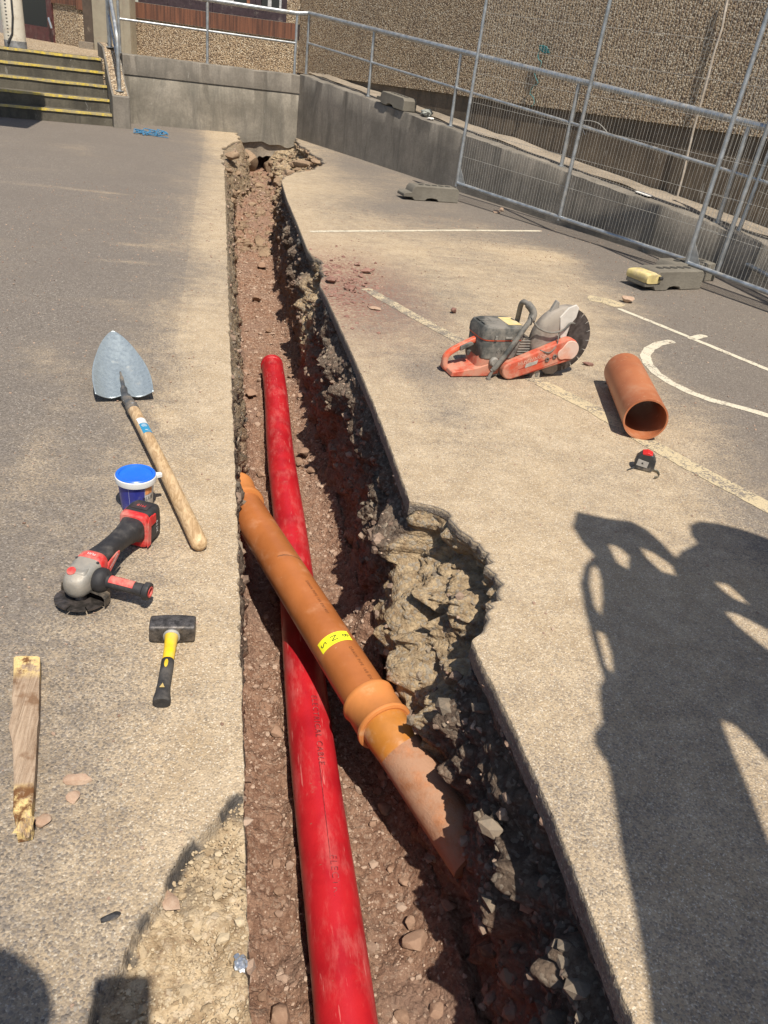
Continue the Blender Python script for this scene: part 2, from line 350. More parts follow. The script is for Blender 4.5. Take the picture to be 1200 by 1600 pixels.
def side(edge, sgn, offs):
    X = edge[:, None] + sgn*offs[None, :]; Y = np.repeat(Yr[:, None], len(offs), 1); Z = groundz(X, Y)*sstep(0, .3, offs)[None, :]
    dust = dustval(X, Y); soil = np.zeros_like(X); tar = np.zeros_like(X); red = np.zeros_like(X)
    if sgn < 0:
        m = soil_mask(X, Y); k = sstep(-.004, .006, m); soil = sstep(.0, .012, m)
        lum = fbm(X*24, Y*24, 0, 5, 51)*.012 + fbm(X*5, Y*5, 0, 3, 53)*.008; f1, f2, idd = worley(X*22, Y*22, 0*X, 55); lum = lum + (idd-.5)*.012*sstep(0, .25, f2-f1)
        Z = Z*(1-k) + k*(-.034+lum); tar = np.exp(-((m-.002)/.012)**2)*(.35+.65*(vnoise(X*14, Y*14, 0, 61) > .42)); tar = np.where(m > -.5, tar, 0)
        tar = np.maximum(tar, sstep(.60, .72, vnoise(X*30, Y*30, 0, 62))*np.exp(-(m/.06)**2)*(m > 0)*.8)
    else:
        rub = G(535, 445); red = np.clip(1.25*np.exp(-((X-rub[0])**2/.22+(Y-rub[1])**2/.9)), 0, 1); red = np.where(X-edge[:, None] < .8, red, 0)
        bt = np.interp(Y, Yr, bite); tar = np.exp(-(offs[None, :]/.010)**2)*sstep(.01, .03, bt)
    # the lip of the cut
    th = .060 - (.034*sstep(.008, .03, bite) if sgn > 0 else 0); lipz = np.stack([Z[:, 0]-th, Z[:, 0]-th/2, Z[:, 0]-.002], 1)
    lipx = np.stack([edge, edge, edge], 1) + fbm(Yr*60, 0, 0, 2, 9)[:, None]*.001
    X = np.concatenate([lipx, X+0*X], 1); X[:, 3] = edge+sgn*.002
    Y = np.concatenate([Y[:, :1]]*3+[Y], 1); Z = np.concatenate([lipz, Z], 1)
    ext = lambda a, v0: np.concatenate([np.full((NR, 1), v0)]*3+[a], 1)
    dust = np.concatenate([dust[:, :1]*.5-.1]*2+[dust[:, :1]]+[dust], 1); return X, Y, Z, dust, ext(soil, 0), ext(tar, 0), ext(red, 0)
offL = growing(.0048, 120, 1.09, 28); offR = growing(.006, 14, 1.10, 28)
VV = []; FF = []; AT = [[], [], [], []]; base = 0
for edge, sgn, offs in ((xl, -1, offL), (xr, 1, offR)):
    X, Y, Z, *at = side(edge, sgn, offs); nc = X.shape[1]; F = grid_faces(NR, nc, base)
    if sgn < 0: F = F[:, ::-1]
    VV.append(np.stack([X, Y, Z], -1).reshape(-1, 3)); FF.append(F); base += X.size
    for a, b in zip(AT, at): a.append(b.ravel())
ext = np.array([(-30, -40, 0), (30, -40, 0), (30, Yr[0], 0), (-30, Yr[0], 0), (-30, Yr[-1], 0), (30, Yr[-1], 0), (30, 70, 0), (-30, 70, 0)], float)
VV.append(ext); FF.append(np.array([[0, 1, 2, 3], [4, 5, 6, 7]])+base)
for a in AT: a.append(np.zeros(8))
me = mesh_np('asphalt_ground', np.concatenate(VV), np.concatenate(FF), True, M_ASP)
for nm, a in zip(('dust', 'soil', 'tar', 'red'), AT): setattr_np(me, nm, np.concatenate(a))
me.set_sharp_from_angle(angle=R(50))
tag(link('ground', me), kind='structure')

# ------------------------------------------------------------------ TRENCH: earth walls and floor
nA, nB, nD = 46, 165, 200; DEP = .86
Yc = Yr[:, None]
far = sstep(8.0, 11.0, Yc)
floor_z = -DEP + .30*far + .50*sstep(13.9, 14.25, Yc)
fl = xl[:, None] + .025 + .055*sstep(1.6, 4.5, Yc) + fbm(Yc*2.2, 1, 0, 4, 91)*.03*sstep(1, 3, Yc) + .30*np.exp(-((Yc-11.4)/1.0)**2)
fr = xr0[:, None] - .030 + fbm(Yc*1.5, 2, 0, 3, 92)*.03 + .10*far + .12*endm[:, None]
# left wall
ta = np.linspace(0, 1, nA)[None, :]; za = -.035 + (floor_z+.035)*ta; xa = xl[:, None]-.004 + (fl-xl[:, None])*ta**(1.3-.9*sstep(1.8, 4.5, Yc)); ya = Yc+0*za
amp = sstep(-.07, -.13, za)
f1, f2, idd = worley(xa*9, ya*13, za*13, 101); ro = (idd-.35)*.045*sstep(0, .3, f2-f1)
f1b, f2b, ib = worley(xa*30, ya*30, za*30, 105)
da = amp*(ro + fbm(xa*7, ya*7, za*7, 5, 107)*.05 + (ib-.5)*.014)*(.35+.65*sstep(1.2, 2.6, Yc))
xa = xa + da + .002
# floor
tb = np.linspace(0, 1, nB+2)[None, 1:-1]; xb_ = fl+(fr-fl)*tb; yb_ = Yc+0*xb_
f1, f2, idd = worley(xb_*16, yb_*16, 0*xb_, 111); f1b, f2b, ib = worley(xb_*45, yb_*45, 0*xb_, 113)
zb = floor_z + fbm(xb_*3, yb_*3, 0, 5, 115)*.045 + (idd-.4)*.022*sstep(0, .3, f2-f1) + (ib-.5)*.010 + fbm(xb_*30, yb_*30, 0, 3, 118)*.008
zb = zb + .075*(1-sstep(0, .09, xb_-fl))*(.3+.7*sstep(1.5, 3.5, Yc)) + .06*(1-sstep(0, .10, fr-xb_))
mx = G(640, 985, -.62)
zb = zb + .30*np.exp(-((xb_-.59)**2/.014+(yb_-mx[1]-.02)**2/.045))*(1+.35*fbm(xb_*18, yb_*18, 0, 4, 120))
xp_ = np.interp(Yc, [1.0, 5.56], [.331, .404]); zb = zb + .040*np.exp(-((np.abs(xb_-xp_)-.082)/.028)**2)*vnoise(xb_*14, yb_*9, 0, 117)*(Yc < 5.6)
zb = zb + far*fbm(xb_*5, yb_*5, 0, 4, 121)*.15
# right wall
tc = np.linspace(0, 1, nD)[None, :]; zc = floor_z+.05 + (-.032+.014*sstep(.008, .03, bite[:, None])-floor_z-.05)*tc; yc = Yc+0*zc
bt = bite[:, None]
xc = fr + (xr0[:, None]+.004-fr)*tc**.8 + (xr-xr0)[:, None]*sstep(-.40, -.08, zc + .14*fbm(yc*5, zc*5, 0, 3, 122))
xc = np.where(tc > .93, np.minimum(xc, xr[:, None]+.004), xc)
cl = sstep(-.062, -.11, zc+fbm(yc*4, 0, 0, 2, 123)*.03)
rough = cl*(1+.8*sstep(.01, .06, bt)); rough = np.maximum(rough, sstep(.02, .05, bt)*sstep(-.03, -.06, zc)*1.3)
f1, f2, idd = worley(xc*9+.5*fbm(xc*9, yc*9, zc*9, 3, 171), yc*11+.5*fbm(xc*9, yc*9, zc*9, 3, 172), zc*11+.5*fbm(xc*9, yc*9, zc*9, 3, 173), 131); r1 = (idd-.38)*.066*sstep(0, .45, f2-f1)
f1b, f2b, ib = worley(xc*26, yc*26, zc*30, 135); r2 = (ib-.5)*.022*sstep(0, .25, f2b-f1b)
big = fbm(xc*3.4, yc*3.4, zc*4.5, 4, 137)*.085 + .006
dc = rough*(r1 + r2 + big + fbm(xc*14, yc*14, zc*14, 6, 139, .62)*.040) - .016*cl*np.exp(-((zc+.13)/.035)**2)
dc = dc-.022*cl; dc = np.where(dc > .035, .035+(dc-.035)*.30, dc); lit_ = (h3(np.floor(yc*2.3), np.floor(zc*4), 0*yc, 611) > .66)*sstep(-.10, -.2, zc)*sstep(-.6, -.4, zc)*sstep(.1, .3, np.abs((yc*2.3) % 1-.0))*sstep(.1, .3, 1-(yc*2.3) % 1); dc = dc + .085*lit_*vnoise(yc*14, zc*14, 0, 612); xc = xc - dc
yc = yc + rough*fbm(xc*9, yc*9, zc*9, 3, 141)*.012; zc = zc + rough*fbm(xc*9, yc*9, zc*9, 3, 145)*.012*sstep(0, .1, tc)*sstep(0, .1, 1-tc)
X = np.concatenate([xa, xb_, xc], 1); Y = np.concatenate([ya, yb_, yc], 1); Z = np.concatenate([za, zb, zc], 1); NC = X.shape[1]
me = mesh_np('trench_earth', np.stack([X, Y, Z], -1).reshape(-1, 3), grid_faces(NR, NC), True, M_SOIL)
tl = np.concatenate([np.full_like(xa, .35)*sstep(2, 4, Yc), 0*xb_, np.clip(bt*14, 0, .9)*sstep(-.75, -.45, zc)], 1)
setattr_np(me, 'tanl', tl)
tag(link('trench', me), kind='structure')
def floorz(x, y):
    i = int(np.clip(np.searchsorted(Yr, y), 0, NR-1)); return float(np.interp(x, xb_[i], zb[i]))

# ------------------------------------------------------------------ stones
def ico(sub):
    bm = bmesh.new(); bmesh.ops.create_icosphere(bm, subdivisions=sub, radius=1); V = np.array([v.co[:] for v in bm.verts]); F = np.array([[v.index for v in f.verts] for f in bm.faces]); bm.free(); return V, F
I1, F1_ = ico(1); I2, F2_ = ico(3)
def rock_swarm(name, P, S, mat, flat=.65, label=None, cat=None, kind='stuff', sm=False):
    n = len(P); V = np.repeat(I1[None], n, 0)*(1+rng.uniform(-.28, .28, (n, len(I1), 1)))
    sc = rng.uniform(.6, 1.25, (n, 1, 3)); sc[:, :, 2] *= flat; V = V*sc
    a = rng.uniform(0, 2*PI, n); b = rng.uniform(-.5, .5, n); ca, sa, cb, sb = np.cos(a), np.sin(a), np.cos(b), np.sin(b)
    x = V[..., 0]*ca[:, None]-V[..., 1]*sa[:, None]; y = V[..., 0]*sa[:, None]+V[..., 1]*ca[:, None]; z = V[..., 2]
    y, z = y*cb[:, None]-z*sb[:, None], y*sb[:, None]+z*cb[:, None]
    V = np.stack([x, y, z], -1)*np.asarray(S)[:, None, None] + np.asarray(P)[:, None, :]
    F = (F1_[None]+np.arange(n)[:, None, None]*len(I1)).reshape(-1, 3)
    o = link(name, mesh_np(name, V.reshape(-1, 3), F, sm, mat)); return tag(o, label, cat, kind=kind)
def pick(mask_w, n):
    p = mask_w.ravel()/mask_w.sum(); idx = rng.choice(p.size, n, p=p); return np.stack([X.ravel()[idx], Y.ravel()[idx], Z.ravel()[idx]], -1)
colw = np.concatenate([np.full((NR, nA), .35), np.ones((NR, nB)), np.full((NR, nD), .10)], 1)*((Y > .45) & (Y < 12.5))
P = pick(colw*(.4+vnoise(X*4, Y*4, Z*4, 201)**3*1.5), 15000); S = (rng.pareto(2.7, len(P))+1)*.0019*(1+.22*P[:, 1]); S = np.clip(S, .002, .020); P[:, 2] += S*.15
rock_swarm('trench_gravel', P, S, M_GRAV, .7)
wallw = np.concatenate([np.full((NR, nA), .8)*sstep(1.5, 3, Yc), np.zeros((NR, nB)), (.45-.30*np.clip(bt*8, 0, 1))*sstep(-.10, -.16, zc)*sstep(-.80, -.6, zc)], 1)*((Y > .4) & (Y < 12.8))
P = pick(wallw, 900); S = np.clip((rng.pareto(2.4, len(P))+1)*.009*(1+.05*P[:, 1]), .006, .030); P[:, 0] += np.where(P[:, 0] > .4, .004, -.002)
rock_swarm('hardcore', P, S, M_GREY, .8)
P = pick(wallw, 900); S = np.clip((rng.pareto(2.4, len(P))+1)*.008*(1+.05*P[:, 1]), .005, .025)
rock_swarm('broken_rock', P, S, stone_mat('brown_stone', (.12, .08, .06), (.27, .19, .14)), .8)
# crumbs on the broken patch
gx = rng.uniform(-.35, .1, 9000); gy = rng.uniform(.45, 1.3, 9000); ok = (soil_mask(gx, gy) > .004) & (gx < XL(gy)-.004); gx = gx[ok][:2200]; gy = gy[ok][:2200]; S = np.clip((rng.pareto(2.4, len(gx))+1)*.0016, .0014, .011)
rock_swarm('patch_crumbs', np.stack([gx, gy, -.026+0*gx], -1), S, stone_mat('yellow_crumb', (.26, .18, .10), (.52, .42, .28), (.50, .40, .26), .4), .7)
# fine grit lying on the asphalt
gx = rng.uniform(-1.5, 4.2, 9000); gy = .5+rng.random(9000)**1.5*7.5; ok = ((gx < XL(gy)-.01) | (gx > XR(gy)+.01)) & (soil_mask(gx, gy) < 0)
gx = gx[ok]; gy = gy[ok]; S = np.clip((rng.pareto(3, len(gx))+1)*.0011*(1+.25*gy), .001, .006)
rock_swarm('loose_grit', np.stack([gx, gy, S*.3], -1), S, M_GRAV, .6)
def rock_mesh(seed, sx, sy, sz, mat, cuts=16):
    r = np.random.default_rng(seed); V = I2.copy()
    for i in range(cuts):
        n_ = nrm(r.normal(size=3)); d = r.uniform(.50, .86); k = V @ n_ - d; V = V - np.outer(np.clip(k, 0, None), n_)*.95
    V = V*(1+.05*fbm(V[:, 0]*3+seed, V[:, 1]*3, V[:, 2]*3, 4, seed)[:, None]); V = V*[sx, sy, sz]; V[:, 2] -= V[:, 2].min()
    me = mesh_np('stone', V, F2_, True, mat); me.set_sharp_from_angle(angle=R(28)); return me
def stone(u, v, wpx, label, mat, seed, z0=0., asp=.8, flat=.45, name='stone', group=None, rot=None, cat='stone'):
    p = G(u, v, z0); d = math.sqrt(p[0]**2+p[1]**2+(CAMH-z0)**2); s = wpx/1200*d/2*1.06
    o = link(name, rock_mesh(seed, s, s*asp, s*flat, mat)); o.location = (p[0], p[1], z0-.002); o.rotation_euler = (0, 0, rot if rot is not None else seed*1.7)
    return tag(o, label, cat, group)
stone(123, 1219, 40, 'flat pinkish stone, larger of the two between the wood offcut and the trench', M_PINK, 3, flat=.30, asp=.55, rot=0)
stone(114, 1249, 24, 'small buff stone just below the flat pinkish stone, right of the wood', M_PINK, 4, rot=.7)
stone(65, 1286, 27, 'orange buff stone touching the lower end of the wood offcut', M_PINK, 5, rot=1.2, asp=1)
stone(267, 1412, 40, 'pale pink flat stone lying on the yellow broken ground at lower left', M_PINK, 6, z0=-.02, flat=.3, asp=.6, rot=-.9)
stone(979, 472, 21, 'pale rounded stone beside the faded white patch of paint', M_PINK, 8, rot=.1, flat=.6)
stone(918, 571, 18, 'dark red brown crumb of brick beside the lowest point of the saw blade', M_REDS, 9, flat=.35, asp=.5, rot=-.3)
stone(708, 489, 13, 'small reddish stone alone on dust above the saw engine', M_REDS, 10, flat=.7)
stone(546, 453, 21, 'biggest brick red lump in the spoil at the trench edge', M_REDS, 11, flat=.6)
stone(516, 441, 26, 'flat red clod in the spoil nearest the trench edge', M_REDS, 12, flat=.35)
stone(572, 427, 18, 'red lump at the top right of the spoil heap', M_REDS, 13, flat=.5)
stone(587, 484, 20, 'thin flat pinkish slab below the spoil heap', M_PINK, 14, flat=.3, asp=.5, rot=-.3)
stone(592, 521, 8, 'tiny dark red chip between the spoil heap and the saw', M_REDS, 15)
stone(172, 1434, 34, 'black chip of broken bitumen beside the crumbled asphalt edge', simple('bitumen', (.03, .03, .032), .8, 0, .4, 40, .3), 16, flat=.3, asp=.35, rot=.35, name='bitumen_chip', cat='asphalt chip')
stone(783, 330, 9, 'small pale stone at the foot of the ramp wall behind the steel fence, right one', M_PINK, 17, flat=.7)
stone(776, 333, 12, 'wider pale stone at the foot of the ramp wall behind the steel fence, left one', M_PINK, 18, flat=.5)
for i in range(26):
    u = 505+rng.random()*95; v = 405+rng.random()*80
    stone(u, v, 4+rng.random()*7, 'small red crumb of spoil beside the trench edge', M_REDS, 300+i, group='crumbs of the spoil heap', flat=.5)
P = []
for i in range(420):
    g = G(535+rng.normal()*28, 445+rng.normal()*24); 
    if g[0] > XR(g[1])+.01: P.append(g)
rock_swarm('red_spoil', np.array(P), np.clip((rng.pareto(2.5, len(P))+1)*.006, .004, .02), M_REDS, .6)
fl_st = [(475, 712, 26), (466, 728, 22), (488, 738, 20), (457, 790, 22), (470, 835, 12), (432, 1147, 22), (430, 1095, 16), (415, 1075, 16), (437, 1050, 9), (600, 1268, 26), (590, 1240, 18), (583, 1288, 16), (632, 1381, 20),
         (648, 1478, 40), (608, 1360, 12), (640, 1445, 22), (628, 1590, 22), (680, 1582, 26), (437, 1588, 40), (410, 1560, 20), (436, 1396, 18), (430, 1350, 20), (445, 1140, 12), (405, 650, 14), (392, 620, 22), (385, 585, 15), (398, 545, 10),
         (408, 745, 20), (470, 620, 14), (455, 590, 12), (420, 520, 14), (400, 470, 16), (410, 420, 18), (395, 380, 16), (415, 340, 14), (600, 1215, 26), (665, 1180, 20), (680, 1245, 24), (730, 1250, 22), (760, 1330, 24), (700, 1420, 26)]
for i, (u, v, wp) in enumerate(fl_st):
    z0 = -.86
    for _ in range(4):
        g = G(u, v, z0); z0 = floorz(g[0], g[1])
    lab_ = {0: 'brown stone just right of the red duct, uppermost of three beside the shadow', 3: 'flat brown stone right of the red duct level with the orange pipe end', 5: 'pinkish stone left of the red duct level with the orange socket', 10: 'brown stone right of the red duct under the dusty pipe', 12: 'brown stone below the tip of the dusty pipe',
            13: 'largest brown stone on the trench floor, right of the red duct', 15: 'brown stone just above the largest stone of the trench floor', 16: 'brown stone at the bottom of the picture right of the red duct', 18: 'large pinkish stone at the bottom of the picture left of the red duct'}.get(i, 'loose brown stone on the trench floor')
    stone(u, v, wp*1.0, lab_, stone_mat('floor_stone', (.19, .115, .075), (.30, .19, .13), (.36, .24, .165), .5), 100+i, z0=z0, flat=.6, group='stones on the trench floor')

M_CLAY = stone_mat('dug_clay', (.15, .095, .06), (.27, .185, .12), (.36, .27, .175), .6)
for i, (u, v, z0, wp, lab_, as_, fl_, ro_) in enumerate([(386, 268, -.42, 38, 'big sunlit block of dug clay at the far left corner of the trench end', .7, .8, .3), (424, 272, -.55, 24, 'reddish boulder in front of the dark hole under the wall', .9, .9, .5),
        (362, 250, -.05, 26, 'crumbled lump at the broken asphalt corner by the trench end', .7, .6, .9), (472, 262, -.10, 30, 'flat broken slab of surfacing right of the trench end', .8, .35, .1), (452, 274, -.16, 22, 'small broken slab beside the flat one at the trench end', .7, .4, 1.4), (492, 256, -.05, 24, 'thin pale slab edge nearest the ramp wall at the trench end', .5, .3, 2.0),
        (405, 300, -.62, 26, 'clay clod on the trench floor below the far block', .8, .6, .3)]):
    stone(u, v, wp, lab_, M_CLAY, 500+i, z0=z0, asp=as_, flat=fl_, rot=ro_, name='clay_lump' if i in (0, 6) else 'broken_slab', cat='lump')
P = pick(np.concatenate([np.ones((NR, nA)), np.ones((NR, nB)), np.ones((NR, nD))], 1)*((Y > 9.0) & (Y < 13.3)), 1500); rock_swarm('far_rubble', P, np.clip((rng.pareto(2.2, len(P))+1)*.015, .012, .07), M_CLAY, .7)

# ------------------------------------------------------------------ painted lines, worn
def paint_mat(name, col, wear):
    t = NT(name); v = t.vor(150); r = t.sep(v.outputs['Color']); n = t.noise(9, 6, .7); n2 = t.noise(60, 4, .7)
    k = t.math('ADD', t.math('MULTIPLY', n, .7), t.math('MULTIPLY', n2, .5)); k = t.math('ADD', k, t.math('MULTIPLY', r[1], .16)); m = t.rng(k, wear, wear+.12)
    c = t.mix(n2, tuple(q*.8 for q in col), col); c = t.mix(m, c, t.mix(r[0], (.12, .11, .10), (.30, .25, .19)))
    return t.end(c, .85, t.bump(t.math('ADD', t.math('MULTIPLY', v.outputs['Distance'], -.8), t.noise(300, 3)), .0025, .9), spec=.3)
def stripe(pts, wd, mat, sd):
    P = []; 
    pp = [G(*p) for p in pts]
    for a, b in zip(pp[:-1], pp[1:]):
        L = np.linalg.norm(b-a); k = max(2, int(L/.015))
        for i in range(k): P.append(a+(b-a)*i/k)
    P.append(pp[-1]); P = np.array(P); T = np.gradient(P, axis=0); T /= np.linalg.norm(T, axis=1)[:, None]; N = np.stack([-T[:, 1], T[:, 0], 0*T[:, 0]], 1)
    s = np.arange(len(P))*.015; e1 = fbm(s*22, 0, 0, 3, sd)*.006; e2 = fbm(s*22, 5, 0, 3, sd+1)*.006; 
    taper = np.minimum(1, np.minimum(s, s[::-1])/.02+.3)
    A = P+N*((wd/2*taper+e1)[:, None]); B = P-N*((wd/2*taper+e2)[:, None]); n = len(P); q = [A+(B-A)*t for t in (0, .33, .66, 1)]; V = np.concatenate(q)
    V[:, 2] = groundz(V[:, 0], V[:, 1])+.002; F = np.concatenate([np.stack([np.arange(n-1), np.arange(1, n), np.arange(1, n)+n, np.arange(n-1)+n], 1)+n*k for k in range(3)])
    return tag(link('painted_line', mesh_np('painted_line', V, F[:, ::-1], True, mat)), kind='structure')
M_W = paint_mat('white_paint', (.64, .58, .45), .70); M_Y = paint_mat('dusty_paint', (.56, .46, .29), .66)
stripe([(484, 362), (600, 361), (720, 360), (846, 361)], .055, M_W, 1)
stripe([(571, 451), (640, 490), (720, 534), (842, 597)], .085, paint_mat('dusty_paint_worn', (.56, .46, .30), .60), 3)
stripe([(842, 597), (930, 641), (1010, 690), (1110, 745), (1215, 800), (1300, 850)], .10, M_Y, 5)
stripe([(918, 465), (945, 470), (972, 479)], .16, M_Y, 7)
stripe([(966, 482), (1060, 520), (1130, 549), (1215, 584), (1290, 616)], .05, M_W, 9)
stripe([(1077, 530), (1102, 524)], .055, M_W, 11)
stripe([(1052, 533), (1030, 537), (1015, 545), (1008, 556), (1012, 568), (1025, 583), (1048, 598), (1080, 614), (1110, 625), (1160, 638), (1215, 654), (1290, 678)], .062, M_W, 13)

# ------------------------------------------------------------------ RETAINING WALLS, LANDING, RAMP
Z3 = Vector((0, 0, 1))
Cc = np.array([1.211, 13.667]); Ee = np.array([4.27, 6.44]); dr_ = nrm(Ee-Cc); nr_ = np.array([-dr_[1], dr_[0]])   # ramp wall face and its outward back side
dl_ = np.array([math.cos(R(12)), math.sin(R(12))]); nl_ = np.array([-dl_[1], dl_[0]])
def rz(s): return .905-.0645*s            # height of the ramp wall along its run
def rp(s, off, z): p = Cc+dr_*s+nr_*off; return (p[0], p[1], z)
def lp(s, off, z): p = Cc-dl_*s+nl_*off; return (p[0], p[1], z)
LW = 2.62; LAND = .775
def slab_wall(name, mat, pf, s0, s1, ztop, zbot, t0, t1, parent, n=90, wob=.006):
    """thin-section wall run with a slightly uneven cast face and top edge"""
    m = MB(); secs = []
    for i in range(n+1):
        s = s0+(s1-s0)*i/n; zt = ztop(s); e = float(fbm(np.array([s*3.]), 1, 0, 4, 501)[0])*wob; e2 = float(fbm(np.array([s*9.]), 5, 0, 3, 502)[0])*wob
        zb_ = zbot if abs(zbot+.16) > .001 or s > 1.3 else zbot+.07*float(vnoise(np.array([s*7.]), 2, 0, 530)[0]); secs.append([pf(s, t0+e*.4, zb_), pf(s, t0+e*.5, zt-.25), pf(s, t0+e*.4, zt-.012+e2), pf(s, t0+.012, zt+e), pf(s, (t0+t1)/2, zt+e2), pf(s, t1, zt+e), pf(s, t1, zbot)])
    return m.loft(secs).build(name, mat, parent, smooth=50)
wall = thing('retaining_wall', 'grey streaked concrete retaining wall turning the corner at the end of the trench, carrying the tube railing', 'wall', (Cc[0], Cc[1], 0))
def inw(o): o.matrix_parent_inverse = o.parent.matrix_world.inverted() if False else Matrix.Translation(-Vector(o.parent.location)); return o
inw(slab_wall('wall_face', M_CONC, lp, 0.0, LW, lambda s: .64, -.16, .0, .26, wall))
inw(slab_wall('wall_band', M_CONC2, lp, -.02, LW, lambda s: .885, .642, -.012, .27, wall, wob=.010))
inw(slab_wall('ramp_face', M_CONC2, rp, .0, 14.0, rz, -.20, .0, .30, wall, n=220, wob=.012))
m = MB(); m.loft([[lp(s, .03, -.34), lp(s, .03, -.162), lp(s, .24, -.162), lp(s, .24, -.30)] for s in [0, .8]]) if False else m.loft([[lp(s, .03, -.27-.10*float(vnoise(np.array([s*6.]), 1, 0, 531)[0])-.05*float(vnoise(np.array([s*17.]), 1, 0, 532)[0])), lp(s, .035+.02*float(vnoise(np.array([s*9.]), 4, 0, 533)[0]), -.20), lp(s, .03, -.10), lp(s, .24, -.10), lp(s, .24, -.30)] for s in np.linspace(.005, .9, 40)]); inw(m.build('footing', M_COPE, wall))
m = MB(); m.loft([[rp(s, .0, -.34), rp(s, .0, -.202), rp(s, .30, -.202), rp(s, .30, -.34)] for s in [0, .3, .6, .9]]); inw(m.build('footing', M_COPE, wall))
# ramp surface between the wall and the building, gravelly
m = MB(); N = 140; secs = []
for i in range(N+1):
    s = -.3+14.3*i/N; secs.append([rp(s, .29+.37*k/8, rz(s)-.004+.020*float(vnoise(np.array([s*4.]), k*1.3, 0, 510)[0]) + (.05*math.exp(-((s-4.6)/.5)**2)*math.sin(PI*k/8))) for k in range(9)])
m.loft(secs, cap=False, close=False); o = m.build('ramp', M_COPE, smooth=60); tag(o, kind='structure')
K0 = Cc+nr_*.65+dr_*(-1.34)                                        # inner corner of the building
Bl = [K0, np.array([-2.42, 16.6]), np.array([-4.8, 19.2]), np.array([-12, 22.5])]
LF = Cc-dl_*LW
m = MB(); poly = [tuple(Cc+nl_*.26), tuple(Cc+nr_*.29-dr_*.2), tuple(K0+nr_*.1)] + [tuple(b+np.array([.1, .1])) for b in Bl[1:]] + [tuple(LF-dl_*8+nl_*.70), tuple(LF-dl_*.26+nl_*.70), tuple(LF-dl_*.26+nl_*.16), tuple(LF+nl_*.16)]
m.prism(poly, -.06, LAND); o = m.build('landing', M_PEB, smooth=0); tag(o, kind='structure')

# cheek wall and steps
stp = thing('concrete_steps', 'flight of five dark concrete steps with yellow painted nosings', 'steps', (LF[0], LF[1], 0))
RIS = LAND/5; TRD = .26
sx = nrm(dl_); syv = nl_; S0 = LF - dl_*.24 - nl_*.62
M_YEL = simple('yellow_line', (.62, .46, .06), .8, 0, .2, 30, .55, (.30, .26, .18), .001, 12)
def sp(a, b, z): p = S0-dl_*a+nl_*b; return (p[0], p[1], z)
for k in range(5):
    m = MB(); z1 = RIS*(k+1)-.001*(k == 4); b0 = TRD*k; b1 = TRD*(k+1) if k < 4 else TRD*4+.30
    m.loft([[sp(a, b0+.012, -.1 if k == 0 else RIS*k-.0), sp(a, b0+.012, z1-.03), sp(a, b0, z1-.02), sp(a, b0+.004, z1), sp(a, b1+.010, z1), sp(a, b1+.010, -.1 if k == 0 else RIS*k)] for a in (0, .7, 1.5, 2.5, 4, 6)])
    st = inw(m.build('step', M_STEP, stp, smooth=30))
    m = MB(); n_ = 60
    m.loft([[sp(a*6/n_, b0-.003, z1-.022-.008*float(vnoise(np.array([a*.9]), k, 0, 520)[0])), sp(a*6/n_, b0-.002, z1+.003), sp(a*6/n_, b0+.030+.022*float(vnoise(np.array([a*.8]), k, 3, 521)[0]), z1+.003)] for a in range(n_+1)], cap=False, close=False)
    o = m.build('nosing', M_YEL, st, smooth=60)
chk = thing('cheek_wall', 'sloping rendered cheek wall beside the steps with a granular top', 'wall', (S0[0], S0[1], 0))
m = MB(); 
def ck(a, b, z): p = S0+dl_*a+nl_*b; return (p[0], p[1], z)
m.loft([[ck(a, -.12, -.05), ck(a, -.12, .40), ck(a, .08, .46), ck(a, 1.0, .93), ck(a, 1.75, .96), ck(a, 1.75, -.05)] for a in (.005, .235)])
m.build('cheek', M_CONC2, chk, bevel=.012).matrix_parent_inverse = Matrix.Translation(-chk.location)
m = MB(); m.loft([[ck(.03, b, z), ck(.21, b, z)] for b, z in [(-.10, .409), (.08, .466), (1.0, .935), (1.7, .965)]], cap=False, close=False)
m.build('granular_top', M_PEB, chk).matrix_parent_inverse = Matrix.Translation(-chk.location)

# ------------------------------------------------------------------ BUILDING
bl = thing('building', 'tan pebbledash building with brown plinth, dark window frames and red tile band', 'building', (K0[0], K0[1], 0))
def bpart(o, par=None):
    o.parent = par or bl
    if par is None: o.matrix_parent_inverse = Matrix.Translation(-bl.location)
    return o
TOP = 5.2
def pzt(s): return .905+.0255*s
m = MB(); m.loft([[rp(s, .66, pzt(s)), rp(s, .66, TOP), rp(s, .96, TOP), rp(s, .96, pzt(s))] for s in (-1.34, 0, 3, 6, 9, 14)]); bpart(m.build('pebbledash_wall', M_PEB))
m = MB(); m.loft([[rp(s, .685, -.3), rp(s, .685, pzt(s)-.002), rp(s, .95, pzt(s)-.002), rp(s, .95, -.3)] for s in (-1.34, 0, 3, 6, 9, 14)]); bpart(m.build('plinth', M_PLINTH))
def wp(i, t, off, z):
    """point on the left-hand wall run i (0 = beside the inner corner), metres t leftwards, off outwards"""
    a, b = Bl[i], Bl[i+1]; d = nrm(b-a); nn = np.array([d[1], -d[0]]); nn = nn if nn[1] < 0 else -nn
    p = a+d*t+nn*off; return (p[0], p[1], z)
def wall_box(name, i, t0, t1, o0, o1, z0, z1, mat, par=None, bev=0):
    m = MB(); m.loft([[wp(i, t, o0, z0), wp(i, t, o1, z0), wp(i, t, o1, z1), wp(i, t, o0, z1)] for t in (t0, t1)]); return bpart(m.build(name, mat, bevel=bev), par)
M_TILE = NT('red_tile'); _u = M_TILE
_c = _u.mix(_u.rng(_u.noise(1, 4, .6, co=_u.map((30, 30, 1.2))), .35, .65), (.085, .038, .024), (.19, .078, .042))
M_TILE = _u.end(_c, .6, _u.bump(_u.noise(60, 4), .003))
